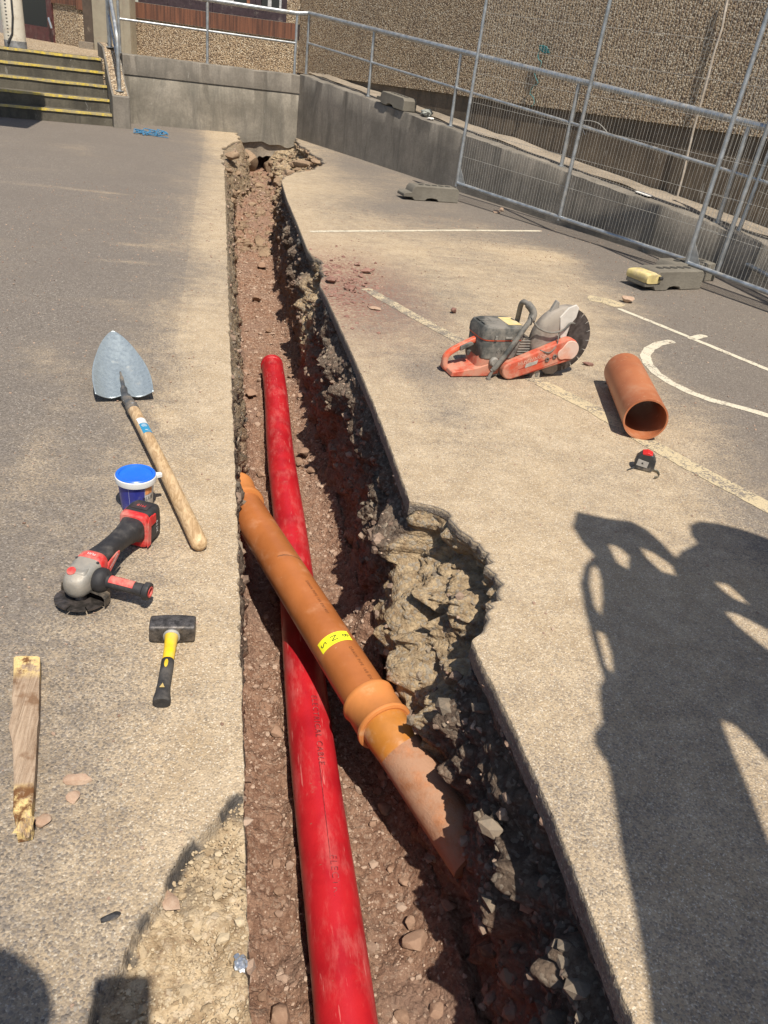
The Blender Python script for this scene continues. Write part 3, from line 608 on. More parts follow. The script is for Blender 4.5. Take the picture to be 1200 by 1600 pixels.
M_FRM = simple('dark_frame', (.045, .028, .032), .45, 0, .2, 20, .2, (.2, .17, .15)); M_MAR = simple('maroon_door', (.085, .026, .026), .45, 0, .25, 15, .15, (.2, .17, .15))
_g = NT('glass'); M_GLASS = _g.end((.02, .022, .025), .06, spec=.6)
M_BEIGE = simple('beige_panel', (.30, .265, .195), .6, 0, .08, 6, .25, (.25, .2, .15)); M_DBR = simple('brown_post', (.085, .062, .045), .6, 0, .2, 8, .1)
L0 = float(np.linalg.norm(Bl[1]-Bl[0])); TB = 1.40; TT = 1.68
def h_of(u, v, i, off=0):
    a, b = Bl[i], Bl[i+1]; d = nrm(b-a); nn = np.array([d[1], -d[0]]); p = onplane(u, v, a+nn*off*(1 if nn[1] < 0 else -1), nn); return float(np.dot(p[:2]-a, d)), float(p[2])
tw1 = h_of(217, 20, 0)[0]; TB = h_of(300, 40, 0)[1]; TT = h_of(300, 15, 0)[1]
wall_box('wall_panel', 0, 0, L0, 0, -.25, .5, TB, M_PEB)
wall_box('tile_sill', 0, 0.02, L0, .03, -.20, TB+.002, TT, M_TILE)
wall_box('upper_wall', 0, 0, L0, 0, -.25, 3.6, TOP, M_PEB)
def window(i, t0, t1, z0, z1):
    f = wall_box('window', i, t0, t1, .0, -.05, z0, z0+.10, M_FRM)
    m = MB()
    for a, b, c, d in ((t0, t0+.09, z0+.1, z1), (t1-.09, t1, z0+.1, z1), (t0+.09, t1-.09, z1-.09, z1), (t0+.09, t1-.09, z0+.101, z0+.16)):
        m.loft([[wp(i, t, -.002, c), wp(i, t, -.052, c), wp(i, t, -.052, d), wp(i, t, -.002, d)] for t in (a, b)])
    bpart(m.build('frame', M_FRM), f)
    wall_box('pane', i, t0+.09, t1-.09, -.03, -.036, z0+.16, z1-.09, M_GLASS, f)
tt = [h_of(u, 40, 0)[0] for u in (447, 398, 332, 262, 217)]
for a, b in zip(tt[:-1], tt[1:]): window(0, a+.004, b-.004, TT+.003, TT+1.7)
wall_box('corner_pier', 0, 0.0, tt[0]+.0, .0, -.24, TT+.003, 3.6, M_PEB)
# things seen at the windows
for u, lab, col, wd, hh in [(290, 'red', (.45, .03, .03), .20, .25), (352, 'pale', (.4, .4, .38), .28, .3), (385, 'terracotta', (.25, .10, .05), .12, .25), (418, 'white', (.45, .45, .44), .12, 1.4), (436, 'white', (.33, .34, .35), .22, 1.4)]:
    a = h_of(u, 5, 0)[0]; m = MB(); m.loft([[wp(0, t, -.018, TT+.18), wp(0, t, -.028, TT+.18), wp(0, t, -.028, TT+.18+hh), wp(0, t, -.018, TT+.18+hh)] for t in (a-wd/2, a)])
    bpart(m.build('blind', simple('inside_'+lab, col, .7, 0, .3, 30)))
# second run: beige service panel, brown post, pebble panel, door
p215 = h_of(214, 40, 0)[0]; p155 = h_of(155, 40, 0)[0]
m = MB(); m.loft([[wp(0, t, .02, .6), wp(0, t, .22, .6), wp(0, t, .22, 3.0), wp(0, t, .02, 3.0)] for t in (p215, p155)]); bpart(m.build('service_panel', M_BEIGE, bevel=.01))
m = MB(); m.loft([[wp(0, t, .221, .6), wp(0, t, .245, .6), wp(0, t, .245, 3.0), wp(0, t, .221, 3.0)] for t in (p215, p215+.12)]); bpart(m.build('panel_edge', M_BEIGE))
a = h_of(150, 40, 0)[0]; b = h_of(133, 40, 0)[0]
wall_box('brown_post', 0, a-.02, b, .05, -.1, .6, 3.2, M_DBR)
wall_box('panel_base', 0, p155, b, .26, .02, LAND, LAND+.10, M_COPE)
i1 = 1; q0 = 0.0; q1 = h_of(84, 30, 1)[0]; q2 = h_of(78, 30, 1)[0]; zt = h_of(100, 7, 1)[1]
wall_box('wall_panel', 1, q0, q1, 0, -.2, .5, zt, M_PEB); wall_box('tile_sill', 1, q0, q1, .03, -.2, zt+.002, zt+.5, M_TILE)
wall_box('upper_wall', 1, q0, 3.6, 0, -.2, 4.2, TOP, M_PEB)
d1 = q1; d2 = q1+1.6
dz = wall_box('door', 1, d1, d1+.16, .03, -.05, LAND, 4.2, M_MAR)
wall_box('bottom_rail', 1, d1+.16, d2, .03, -.05, LAND, LAND+.22, M_MAR, dz); wall_box('pane', 1, d1+.16, d2, -.01, -.02, LAND+.22, 4.2, M_GLASS, dz)
m = MB(); q = wp(1, d1+.08, .05, LAND+.34); m.tube([q, (q[0]+.02, q[1]-.10, q[2]+.03), (q[0]+.06, q[1]-.12, q[2]-.12)], .022); bpart(m.build('handle', simple('chrome', (.6, .6, .6), .25, 1, .1, 10)), dz)
wall_box('wall_return', 2, 0, 7, 0, -.2, .5, TOP, M_PEB)

# cord and conduit on the pebbledash
def onb(u, v, off=.645):
    return onplane(u, v, Cc+nr_*off, nr_)
def bent(name, pix, r, mat, label, cat, off=.64):
    P = [onb(u, v, off) for u, v in pix]; P0 = P[-1]; M = MB(); M.tube([Vector(p)-Vector(P0) for p in P], r, 6); o = M.build(name, mat); o.location = P0; return tag(o, label, cat)
bent('conduit', [(1141, -20), (1134, 12), (1128, 45), (1117, 78), (1107, 118), (1098, 150), (1091, 176), (1083, 205), (1076, 235), (1067, 275), (1056, 315)], .011, simple('dirty_white', (.42, .37, .31), .7, 0, .2, 20, .4), 'thin off-white cable conduit running down the pebbledash wall behind the fence', 'conduit', .63)
pts = []
for i in range(34):
    t = i/33; u = 830+4*math.sin(t*19)+ (t*16 if t > .35 else t*8); v = 166-88*t + 2*math.sin(t*31); pts.append((u, v))
for i in range(40): a = i*.75; pts.append((851+7*math.cos(a)*(1-.3*math.sin(i)), 77+6*math.sin(a*1.1)))
bent('teal_cord', pts[::-1], .0055, simple('teal_rope', (.04, .17, .17), .8, 0, .3, 60), 'teal cord hanging in a tangle on the pebbledash wall behind the railing', 'cord', .62)

# ------------------------------------------------------------------ RAILINGS
def railing_post(m, p, h, r=.021): m.tube([p, (p[0], p[1], p[2]+h)], r, 12)
def mk_rail():
    r = thing('tube_railing', 'galvanised tube railing with top and mid rail on the retaining wall', 'railing', (Cc[0], Cc[1], 0))
    H = .80; lps = []; rps = []
    def on_l(u, v): p = onplane(u, v, Cc+nl_*.13, nl_); return p
    def on_r(u, v): p = onplane(u, v, Cc+nr_*.14, nr_); return p
    lps = [(*on_l(324, 91)[:2], .885), (*on_l(460, 111)[:2], .885)]; d = np.array(lps[0])-np.array(lps[1]); lps = [tuple(np.array(lps[0])+d*k) for k in (.92,)]+lps
    rps = []
    for u, v in ((478, 115), (575, 152.5), (703, 203), (876, 263), (1121, 348)):
        p = on_r(u, v); s = float(np.dot(p[:2]-Cc, dr_)); rps.append(rp(s, .14, rz(s)))
    s_last = float(np.dot(np.array(rps[-1][:2])-Cc, dr_)); rps += [rp(s_last+2, .14, rz(s_last+2)), rp(s_last+4, .14, rz(s_last+4))]
    for p in lps+rps:
        m = MB(); railing_post(m, p, H-.01); m.lathe([(.0, 0), (.045, 0), (.045, .006), (.0, .006)], 14, Matrix.Translation(p)); inr(m.build('post', M_GALV), r)
    up = lambda p, h: (p[0], p[1], p[2]+h)
    m = MB(); m.tube([up(p, H) for p in lps+rps], .030, 14); inr(m.build('top_rail', M_GALV), r)
    m = MB(); m.tube([up(p, H*.52) for p in lps], .017, 10); inr(m.build('mid_rail', M_GALV), r)
    m = MB(); m.tube([up(p, H*.52) for p in rps], .017, 10); inr(m.build('mid_rail', M_GALV), r)
def inr(o, r): o.parent = r; o.matrix_parent_inverse = Matrix.Translation(-r.location); return o
mk_rail()
hr = thing('stair_handrail', 'short bent galvanised handrail on the cheek wall beside the steps', 'handrail', (S0[0], S0[1], 0))
A0 = ck(.12, .03, .45); A1 = ck(.12, .98, .93); H1 = .80
m = MB(); m.tube(smoothpath([A0, (A0[0], A0[1], A0[2]+.30), (A0[0], A0[1], A0[2]+.55), ck(.12, .13, 1.18), ck(.12, .6, 1.50), ck(.12, 1.0, 1.80), ck(.12, 1.7, 1.85)], 6), .027, 14); inr(m.build('handrail', M_GALV), hr)
for q in (A1,): m = MB(); m.tube([q, (q[0], q[1], q[2]+.85)], .024); inr(m.build('post', M_GALV), hr)
m = MB(); m.tube([ck(.12, 1.12, .94), ck(.12, 1.12, 1.8)], .024); inr(m.build('post', M_GALV), hr)
m = MB(); m.tube([(A0[0], A0[1], A0[2]+.33), (A1[0], A1[1], A1[2]+.40)], .017); inr(m.build('mid_rail', M_GALV), hr)
for q in (A0, A1): m = MB(); m.lathe([(0, 0), (.06, 0), (.06, .012), (0, .012)], 16, Matrix.Translation(q)); inr(m.build('base_plate', M_GALV), hr)

# ------------------------------------------------------------------ STEEL FENCE PANELS
def fence(A, B, label, mid=(.5,), H=2.35, k=.05, zb=.035, gus=True, leanleft=None):
    A = Vector(A); B = Vector(B); L = (B-A).length; d = (B-A).normalized(); nn = Vector((-d.y, d.x, 0)); upv = (Z3+d*k).normalized()
    M = Matrix((( d.x, nn.x, upv.x, A.x), (d.y, nn.y, upv.y, A.y), (d.z, nn.z, upv.z, A.z), (0, 0, 0, 1)))
    t = thing('mesh_fence', label, 'fence', M=M, group='temporary steel fence panels')
    r = .0195
    for x in (0, L): m = MB(); m.tube([(x, 0, 0), (x, 0, .55), (x, 0, .56), (x, 0, H)], [r, r, r*.93, r*.93], 12); m.build('upright', M_GALV, t)
    for x in mid: m = MB(); m.tube([(L*x, 0, zb-.03), (L*x, 0, H)], r*.95, 12); m.build('middle_upright', M_GALV, t)
    for z in (zb, H-.02): m = MB(); m.tube([(r*.8, 0, z), (L-r*.8, 0, z)], r, 12); m.build('bottom_tube' if z < 1 else 'top_tube', M_GALV, t)
    m = MB(); n = int(L/.037)
    for i in range(1, n):
        x = L*i/n+random.uniform(-.003, .003); m.tube([(x, .014, zb), (x+random.uniform(-.003, .003), .014, .7), (x, .014, H-.02)], .0013, 4)
    z = zb+.28
    while z < H-.05: m.tube([(r, .017, z), (L*.3, .017, z-.008*random.random()), (L*.7, .017, z+.006*random.random()), (L-r, .017, z)], .0017, 4); z += .27
    m.build('wire_mesh', M_WIRE, t)
    if gus:
        m = MB(); 
        for i in range(14): a = i/14; m.tube([(r, .0, zb+.15-.15*a), (.11*(a)+.012, .0, zb+.005)], .0013, 4)
        m.prism([(r, zb+.015), (.13, zb+.015), (r, zb+.17)], -.002, .002, Matrix.Rotation(R(90), 4, 'X')); m.build('gusset', M_GALV, t)
    return t
FA = G(713, 291, .15); FB = G(1124, 413, .15)
fence(FA, FB, 'steel mesh fence panel with a middle post, spanning in front of the ramp wall', mid=(.462,))
g1 = G(1137, 405, .14); g2 = G(1200, 434, .14); dd = nrm(g2-g1); fence(g1, g1+dd*3.6, 'steel mesh fence panel at the right edge, set behind the others', k=.06, gus=False)
g1 = G(1071, 417, .12); g2 = G(1200, 461, .12); dd = nrm(g2-g1); fence(g1, g1+dd*3.6, 'steel mesh fence panel at the right edge, set in front over a concrete foot', k=.045)
def foot(P, ang, label, zt=0., tilt=0, yellow=False, grp='concrete fence feet'):
    t = thing('concrete_block', label, 'concrete block', P, ang, group=grp); t.rotation_euler = (0, tilt, ang)
    L, W, Hh = .66, .21, .150
    m = MB(); prof = [(-L/2, 0.03), (-L/2, .062), (-L/2+.02, .075), (-L/2+.09, .078), (-L/2+.10, .120), (-L/2+.13, Hh), (L/2-.03, Hh), (L/2, Hh-.03), (L/2, 0), (.09, 0), (.07, .022), (0, .03), (-.05, .022), (-.07, 0), (-L/2+.13, 0), (-L/2+.10, .03)]
    m.prism(prof, -W/2, W/2, Matrix.Rotation(R(90), 4, 'X')); b = m.build('block', M_BLOCK, t, bevel=.008)
    m = MB()
    for x in (-.10, -.02, .06, .14, .22):
        m.lathe([(.0, 0), (.032, 0), (.032, .004), (0, .004)], 16, Matrix.Translation((x, 0, Hh-.001)))
    m.build('socket_hole', simple('hole_dark', (.04, .037, .03), .9, 0, .3, 20), t)
    if yellow:
        m = MB(); m.loft([sec((-L/2+.075, y, .092), .155, .085*k, 4, 20, (1, 0, 0), (0, 0, 1)) for y, k in ((-W/2-.006, .8), (-W/2+.02, 1), (W/2-.02, 1), (W/2+.006, .8))]); 
        m.build('yellow_clamp', simple('yellow_plastic', (.58, .47, .20), .5, 0, .2, 20, .35), t)
        m = MB(); m.tube([(-L/2+.12, -W/2-.012, .10), (-L/2+.155, -W/2-.012, .10)], .014, 10); m.build('clamp_bolt', simple('dark_steel', (.06, .06, .06), .5, .5), t)
    return t
a1 = G(630, 312); a2 = G(716, 318); an = math.atan2(a2[1]-a1[1], a2[0]-a1[0]); c_ = (a1+a2)/2; c_ = c_+np.array([-math.sin(an), math.cos(an), 0])*.11
foot(tuple(c_), an, 'grey concrete fence foot under the left end post of the long fence panel')
a1 = G(1008, 455); a2 = G(1090, 452); an = math.atan2(a2[1]-a1[1], a2[0]-a1[0]); c_ = (a1+a2)/2+np.array([-math.sin(an), math.cos(an), 0])*.10
foot(tuple(c_), an, 'concrete fence foot with a yellow clamp on its left end', yellow=True)
e = np.array([math.cos(an), math.sin(an), 0]); nn_ = np.array([-e[1], e[0], 0]); foot(tuple(c_+e*.42+nn_*.20), an+.03, 'plain concrete fence foot tucked behind the one with the yellow clamp')
# the block lying on the ramp wall
bw = onplane(612, 158, Cc+nr_*.02, nr_); s_ = float(np.dot(bw[:2]-Cc, dr_)); P = rp(s_, .09, rz(s_)+.004)
foot(P, math.atan2(dr_[1], dr_[0]), 'concrete fence foot lying on top of the ramp wall beside the railing', tilt=math.atan(.0645))

# ------------------------------------------------------------------ PIPES IN THE TRENCH
def cyl_text(m_path, r, s, size, mat, parent, along, ang, name='printing', roty=0, space=1.0, dist=.0008):
    """letters wrapped on a straight pipe: along = metres from its start, ang = position round it"""
    P0, D, U, W = m_path
    def fn(x, y):
        if roty: x, y = (x*math.cos(roty)-y*math.sin(roty), x*math.sin(roty)+y*math.cos(roty))
        a = ang + y/r; return P0 + D*(along+x) + (U*math.cos(a)+W*math.sin(a))*(r+dist)
    return text_on(name, s, size, fn, mat, parent, space)
def pframe(A, B):
    A = Vector(A); B = Vector(B); D = (B-A).normalized(); U = (Z3-D*Z3.dot(D)).normalized(); W = U.cross(D); return A, D, U, W
RP = .080
redA = Vector((.404, 5.56, -.765)); redB = Vector((.331, 1.0, -.77)); dR = (redB-redA).normalized(); redC = redB+dR*2.2
t_ = NT('red_duct'); cc = t_.mix(t_.rng(t_.noise(6, 5, .6), .35, .65), (.34, .008, .014), (.45, .014, .020)); du = t_.rng(t_.noise(1, 7, .72, co=t_.map((16, 5, 16))), .46, .72)
cc = t_.mix(t_.math('MULTIPLY', du, .28), cc, (.55, .20, .17)); sc = t_.rng(t_.noise(1, 4, .6, co=t_.map((90, 7, 90))), .64, .70); cc = t_.mix(t_.math('MULTIPLY', sc, .4), cc, (.66, .30, .26))
mud = t_.rng(t_.noise(38, 5, .7), .67, .71); cc = t_.mix(t_.math('MULTIPLY', mud, .75), cc, (.26, .12, .08)); bld = t_.rng(t_.noise(7, 6, .75), .60, .72); cc = t_.mix(t_.math('MULTIPLY', bld, .35), cc, (.36, .16, .12))
M_RED = t_.end(cc, t_.rng(du, 0, 1, .38, .8), t_.bump(t_.noise(90, 5, .7), .0007, .8), spec=.5)
rp_ = thing('cable_duct', 'long dusty red plastic cable duct lying along the trench floor', 'pipe', redA)
def prt(o, t): o.parent = t; o.matrix_parent_inverse = t.matrix_world.inverted() if False else Matrix.Translation(-Vector(t.location)); return o
m = MB(); N = 60; L = (redC-redA).length; pts = [redA+dR*(L*i/N)+Vector((.006*math.sin(i*.35), 0, .004*math.sin(i*.5))) for i in range(N+1)]
m.tube([redA-dR*.004, redA]+pts[1:], [RP-.010, RP]+[RP]*N, 40, cap=False); prt(m.build('pipe_wall', M_RED, rp_), rp_)
m = MB(); Mf = frame(redA, -dR); m.lathe([(RP-.012, -.30), (RP-.012, .002), (RP-.003, .004), (RP, -.008)], 40, Mf); m.lathe([(RP, -.05), (RP+.004, -.046), (RP+.004, .0), (RP-.006, .010), (0, .012)], 40, Mf); prt(m.build('end_cap', M_RED, rp_), rp_)
M_INK = simple('faded_ink', (.20, .014, .02), .8, 0, .3, 60, .35, (.45, .12, .11), 0, 60)
fr_ = pframe(redA, redC)
yy = lambda y: (redA.y-y)/abs(dR.y)
cyl_text(fr_, RP, 'ELECTRICAL CABLE', .030, M_INK, rp_, yy(1.88), .12, space=1.25).matrix_parent_inverse = Matrix.Translation(-rp_.location)
cyl_text(fr_, RP, 'ELECTRICAL CABLE', .030, M_INK, rp_, yy(1.23), .12, space=1.25).matrix_parent_inverse = Matrix.Translation(-rp_.location)
m = MB()
for (y0, y1, a_) in ((1.72, 1.38, .02), (1.12, .9, .05), (2.6, 2.3, .0)):
    A, D, U, W = fr_; m.loft([[A+D*yy(y)+(U*math.cos(a)+W*math.sin(a))*(RP+.0009) for a in (a_, a_+.018)] for y in np.linspace(y0, y1, 8)], cap=False, close=False)
prt(m.build('print_line', M_INK, rp_, smooth=0), rp_)

t_ = NT('orange_pipe'); cc = t_.mix(t_.rng(t_.noise(5, 4, .6), .3, .7), (.33, .110, .032), (.42, .145, .045)); du = t_.rng(t_.noise(11, 7, .72), .50, .74); cc = t_.mix(t_.math('MULTIPLY', du, .30), cc, (.55, .30, .17))
sc = t_.rng(t_.noise(55, 4, .65, dist=1.5), .70, .74); cc = t_.mix(t_.math('MULTIPLY', sc, .5), cc, (.68, .45, .30)); mud = t_.rng(t_.noise(42, 5, .7), .68, .72); cc = t_.mix(t_.math('MULTIPLY', mud, .8), cc, (.24, .12, .07)); M_ORG = t_.end(cc, t_.rng(du, 0, 1, .33, .75), t_.bump(t_.noise(70, 5, .7), .0006, .8), spec=.5)
M_ORC = simple('orange_socket', (.54, .205, .060), .42, 0, .08, 12, .10, (.6, .38, .2)); M_DIRTY = simple('muddy_pipe', (.36, .155, .07), .75, 0, .18, 26, .6, (.37, .215, .135), .003, 16)
RO = .079; oA = Vector(G(374, 778, -.53)); oM = Vector(G(590, 1118, -.52)); oB = Vector(G(744, 1345, -.60)); D1 = (oM-oA).normalized()
op = thing('sewer_pipe', 'orange brown plastic drain pipe with socket and yellow label crossing over the red duct', 'pipe', oA)
m = MB(); m.tube([oA+D1*.03, oA+D1*.25, oM-D1*.25, oM-D1*.02], RO, 44, cap=False); prt(m.build('upper_pipe', M_ORG, op), op)
Ms = frame(oM, D1)
m = MB(); m.lathe([(RO+.001, -.075), (RO+.013, -.073), (RO+.016, -.066), (RO+.013, -.056), (RO+.010, -.050), (RO+.010, .036), (RO+.015, .042), (RO+.017, .048), (RO+.015, .055), (RO+.006, .058), (RO+.001, .056)], 48, Ms); prt(m.build('socket', M_ORC, op), op)
m = MB(); Ms2 = frame(oA, -D1); m.lathe([(RO+.001, -.09), (RO+.014, -.085), (RO+.018, -.07), (RO+.012, -.05), (RO+.012, .05), (RO+.018, .06), (RO+.018, .08), (RO, .09), (.0, .09)], 40, Ms2); prt(m.build('far_socket', M_ORC, op), op)
D2 = (oB-oM).normalized(); m = MB(); m.tube([oM+D1*.05, oM+D1*.09, oM+D2*.155], [RO-.001, RO-.001, RO-.002], 40, cap=False); prt(m.build('spigot', simple('orange_spigot', (.42, .165, .03), .4, 0, .1, 12, .25, (.5, .3, .17)), op), op)
m = MB(); L2 = (oB-oM).length; m.tube([oM+D2*(.13+(L2-.13)*i/12) for i in range(13)], [RO-.001]*13, 40); prt(m.build('lower_pipe', M_DIRTY, op), op)
fo = pframe(oA, oM); M_LBL = simple('yellow_label', (.82, .80, .03), .5, 0, .04, 20, .12, (.6, .5, .2), 0); M_BLK = simple('black_print', (.02, .02, .02), .6, 0, .1)
A, D, U, W = fo
def alongpix(u, v, z=-.38): p = Vector(G(u, v, z)); return (p-A).dot(D)
al = alongpix(499, 980); a0 = -.30
def lab(x, y, d=.0012): a = a0+y/RO; return A+D*(al+x)+(U*math.cos(a)+W*math.sin(a))*(RO+d)
m = MB(); m.loft([[lab(x, y) for y in np.linspace(-.064, .064, 16)] for x in (-.026, -.013, 0, .013, .026)], cap=False, close=False); lb = prt(m.build('label', M_LBL, op, smooth=60), op)
for ch, y in (('S', -.044), ('N', .0), ('8', .044)):
    text_on('lettering', ch, .036, lambda x, yy_: lab(x, y+yy_, .0022), M_BLK, lb)
m = MB()
for q in (.035, .047):
    m.loft([[lab(x, y, .0016) for y in (.046+q*.0, .049)] for x in np.linspace(q+.0, q+.16+q, 2)], cap=False, close=False) if False else None
vs_, fs_ = textgeo('DRAIN PIPE 160 EN1401', .016, 1.3)
m = MB(); m.add([lab(.17+x, .035+y, .0012) for x, y, z in vs_], fs_); prt(m.build('printing', simple('brown_ink', (.14, .05, .02), .7), op, smooth=0), op)
m = MB(); m.add([lab(-.24+x*1.0, .035+y, .0012) for x, y, z in vs_], fs_); prt(m.build('printing', simple('brown_ink', (.14, .05, .02), .7), op, smooth=0), op)
m = MB(); ax = alongpix(395, 852); 
m.loft([[A+D*(ax+.035*t)+(U*math.cos(b)+W*math.sin(b))*(RO+.0009) for b in (-.5+t*1.2, -.36+t*1.15+.05*math.sin(t*9))] for t in np.linspace(0, 1, 8)], cap=False, close=False); prt(m.build('tar_smear', simple('tar_smear', (.09, .05, .03), .7), op, smooth=0), op)

# ------------------------------------------------------------------ LOOSE PIPE
t_ = NT('brown_pipe'); cc = t_.mix(t_.rng(t_.noise(4, 4, .6), .3, .7), (.33, .105, .045), (.42, .15, .065)); du = t_.rng(t_.noise(9, 7, .72), .48, .72); cc = t_.mix(t_.math('MULTIPLY', du, .35), cc, (.50, .30, .19))
sc = t_.rng(t_.noise(1, 3, .6, co=t_.map((60, 60, 4))), .66, .70); cc = t_.mix(t_.math('MULTIPLY', sc, .5), cc, (.62, .36, .22)); mud = t_.rng(t_.noise(30, 5, .7), .64, .70); cc = t_.mix(t_.math('MULTIPLY', mud, .5), cc, (.15, .07, .04)); M_BRN = t_.end(cc, .42, t_.bump(t_.noise(70, 5, .7), .0006, .8), spec=.45)
pn = Vector(G(1009, 656, .097)); pf_ = Vector(G(974, 580, .097)); Dp = (pf_-pn).normalized(); Lp = (pf_-pn).length; RL = .097
lp_ = thing('loose_pipe', 'short offcut of red brown plastic pipe lying open end forward on the asphalt', 'pipe', pn); 
mm_ = MB(); Ml = frame((0, 0, 0), Dp); mm_.lathe([(RL-.0075, 0), (RL, 0), (RL, Lp), (RL-.0075, Lp), (RL-.0075, 0)], 64, Ml); mm_.build('pipe_wall', M_BRN, lp_, smooth=50)

# ------------------------------------------------------------------ SHOVEL
shv = thing('shovel', 'long handled shovel with pale silver pointed blade and wooden handle on the left asphalt', 'shovel', G(196, 628))
O = Vector(shv.location); hl = Vector(G(149, 625, .012))-O; hrr = Vector(G(240, 621, .012))-O; mid = (hl+hrr)/2; tip = Vector(G(176, 519, .165))-O
bu = (tip-mid); BL = bu.length; bu.normalize(); bw_ = (hrr-hl).normalized(); WD = (hrr-hl).length; bn = bw_.cross(bu).normalized()
if bn.z < 0: bn = -bn
def blade(t, s):
    w_ = WD/2*(1.0+.05*math.sin(PI*min(1, t*1.6)))*max(0, (1-t**2.3))**.78 if t < 1 else 0
    dish = .046*(s*s)*(1-.45*t)*(w_/(WD/2)) + .020*t*t
    frog = .030*math.exp(-(s*w_/(.012+.030*(1-min(1, t/.52))))**2)*max(0, 1-t/.55)**.8 if t < .55 else 0
    crease = .007*math.exp(-((s-.35*(1 if s > 0 else -1))/.15)**2)*max(0, 1-t*1.1)*0
    return mid + bu*(BL*t) + bw_*(w_*s) + bn*(dish+frog+crease-.012)
m = MB(); nt_, ns_ = 40, 40; top = [[blade(t/nt_, -1+2*s/ns_) for s in range(ns_+1)] for t in range(nt_+1)]
m.loft(top, cap=False, close=False); bo = m.build('blade', simple('silver_enamel', (.33, .38, .40), .34, .5, .08, 90, .03, (.45, .42, .36), .0006, 9), shv, smooth=70)
so_ = bo.modifiers.new('solid', 'SOLIDIFY'); so_.thickness = .0025; so_.offset = -1
sk = Vector(G(205, 634, .035))-O; en = Vector(G(310, 846, .024))-O; dh = (en-sk).normalized()
m = MB(); fb = mid+bu*(BL*.36)+bn*.010; m.tube(smoothpath([fb, mid+bu*(BL*.12)+bn*.022, mid-bu*.01+bn*.026, sk-dh*.015, sk+dh*.055], 5), [.004]*2+[.008]*4+[.014]*5+[.021]*5+[.0245]*5, 18)
m.build('socket', simple('dark_socket', (.10, .105, .11), .45, .5, .2, 30, .3), shv)
t_ = NT('ash_wood'); cc = t_.mix(t_.rng(t_.noise(1, 5, .65, co=t_.map((70, 14, 70)), dist=1.2), .35, .66), (.36, .23, .115), (.60, .43, .245)); cc = t_.mix(t_.math('MULTIPLY', t_.rng(t_.noise(7, 5), .5, .7), .35), cc, (.36, .27, .18))
M_ASH = t_.end(cc, .5, t_.bump(t_.noise(60, 3), .0006), spec=.4)
LH = (en-sk).length; m = MB(); m.tube([sk+dh*.02]+[sk+dh*(LH*q)+Z3*(.012*math.sin(PI*q)) for q in (.08, .2, .35, .5, .65, .8, .9, .97)]+[en+dh*.008, en+dh*.022, en+dh*.028], [.0225, .0225, .0225, .0225, .0225, .023, .024, .0245, .0255, .0255, .020, .010], 24)
m.build('handle', M_ASH, shv)
def onh(q, a, r=.0232): 
    U_ = (Z3-dh*Z3.dot(dh)).normalized(); W_ = dh.cross(U_); c = sk+dh*(LH*q)+Z3*(.012*math.sin(PI*q)); return c+(U_*math.cos(a)+W_*math.sin(a))*r
for nm, q0, q1, mt in (('paper_label', .175, .222, simple('white_label', (.70, .70, .68), .5, 0, .05, 20, .1, (.5, .4, .3), 0)), ('blue_label', .223, .305, simple('blue_label', (.03, .24, .42), .45, 0, .08, 20, .12, (.4, .4, .4), 0))):
    m = MB(); m.loft([[onh(q, a) for a in np.linspace(-.9, .7, 10)] for q in np.linspace(q0, q1, 5)], cap=False, close=False); m.build(nm, mt, shv, smooth=70)
m = MB(); 
for q, w_ in ((.235, .3), (.243, .45), (.252, .35), (.285, .2)): m.loft([[onh(qq, a, .0238) for a in (-w_, -w_*.3, w_*.4, w_)] for qq in (q, q+.003)], cap=False, close=False)
m.build('label_print', simple('white_label', (.70, .70, .68)), shv, smooth=0)
m = MB(); m.tube([sk+dh*.03+bw_*0+Z3*.020, sk+dh*.03+Z3*.0265], .005, 10); m.build('rivet', M_GALV, shv)

# ------------------------------------------------------------------ TUB
tb_ = thing('plastic_tub', 'small plastic tub with bright blue lid, white rim and dark blue wrap', 'tub', G(213, 800)+np.array([.0, .035, 0]))
M_WP = simple('white_plastic', (.68, .68, .66), .4, 0, .04, 10, .25, (.5, .42, .32)); M_DB = simple('dark_blue_wrap', (.028, .035, .24), .4, 0, .1, 20, .3, (.25, .24, .32), .0004)
HT = .118
m = MB(); m.lathe([(0, .0), (.044, .0), (.047, .004), (.056, HT-.012), (.0535, HT-.012)], 48); m.build('tub_body', M_WP, tb_)
m = MB(); m.loft([[((.0482+.0092*z/HT)*math.cos(a), (.0482+.0092*z/HT)*math.sin(a), z) for a in np.linspace(R(158), R(303), 40)] for z in (.004, .05, HT-.022)], cap=False, close=False); m.build('blue_wrap', M_DB, tb_, smooth=60)
for a_ in (212, 250):
    m = MB(); m.loft([[((.0486+.0092*z/HT)*math.cos(R(a)), (.0486+.0092*z/HT)*math.sin(R(a)), z) for a in (a_, a_+1.3)] for z in (.004, .05, HT-.022)], cap=False, close=False); m.build('wrap_line', simple('pale_line', (.35, .37, .55)), tb_, smooth=0)
m = MB(); m.lathe([(.0555, HT-.022), (.0625, HT-.020), (.064, HT-.010), (.0635, HT-.001), (.061, HT+.0015), (.054, HT-.002)], 48); m.build('rim', M_WP, tb_)
m = MB(); m.lathe([(.0, HT-.001), (.045, HT-.001), (.0495, HT), (.052, HT+.005), (.0585, HT+.006), (.0615, HT+.003), (.0615, HT-.004)], 56); m.build('lid', simple('blue_lid', (.015, .13, .60), .42, 0, .10, 8, .12, (.12, .28, .62), .0004), tb_)
M = Matrix.Rotation(R(15), 4, 'Z'); m = MB(); m.prism([(.055, -.012), (.082, -.006), (.082, .008), (.055, .012)], HT-.018, HT-.004, M); m.build('pull_tab', M_WP, tb_, bevel=.003)
def ontub(x, y, a0=R(318)): a = a0+x/.052; r = .0487+.0092*y/HT; return (r*math.cos(a), r*math.sin(a), y)
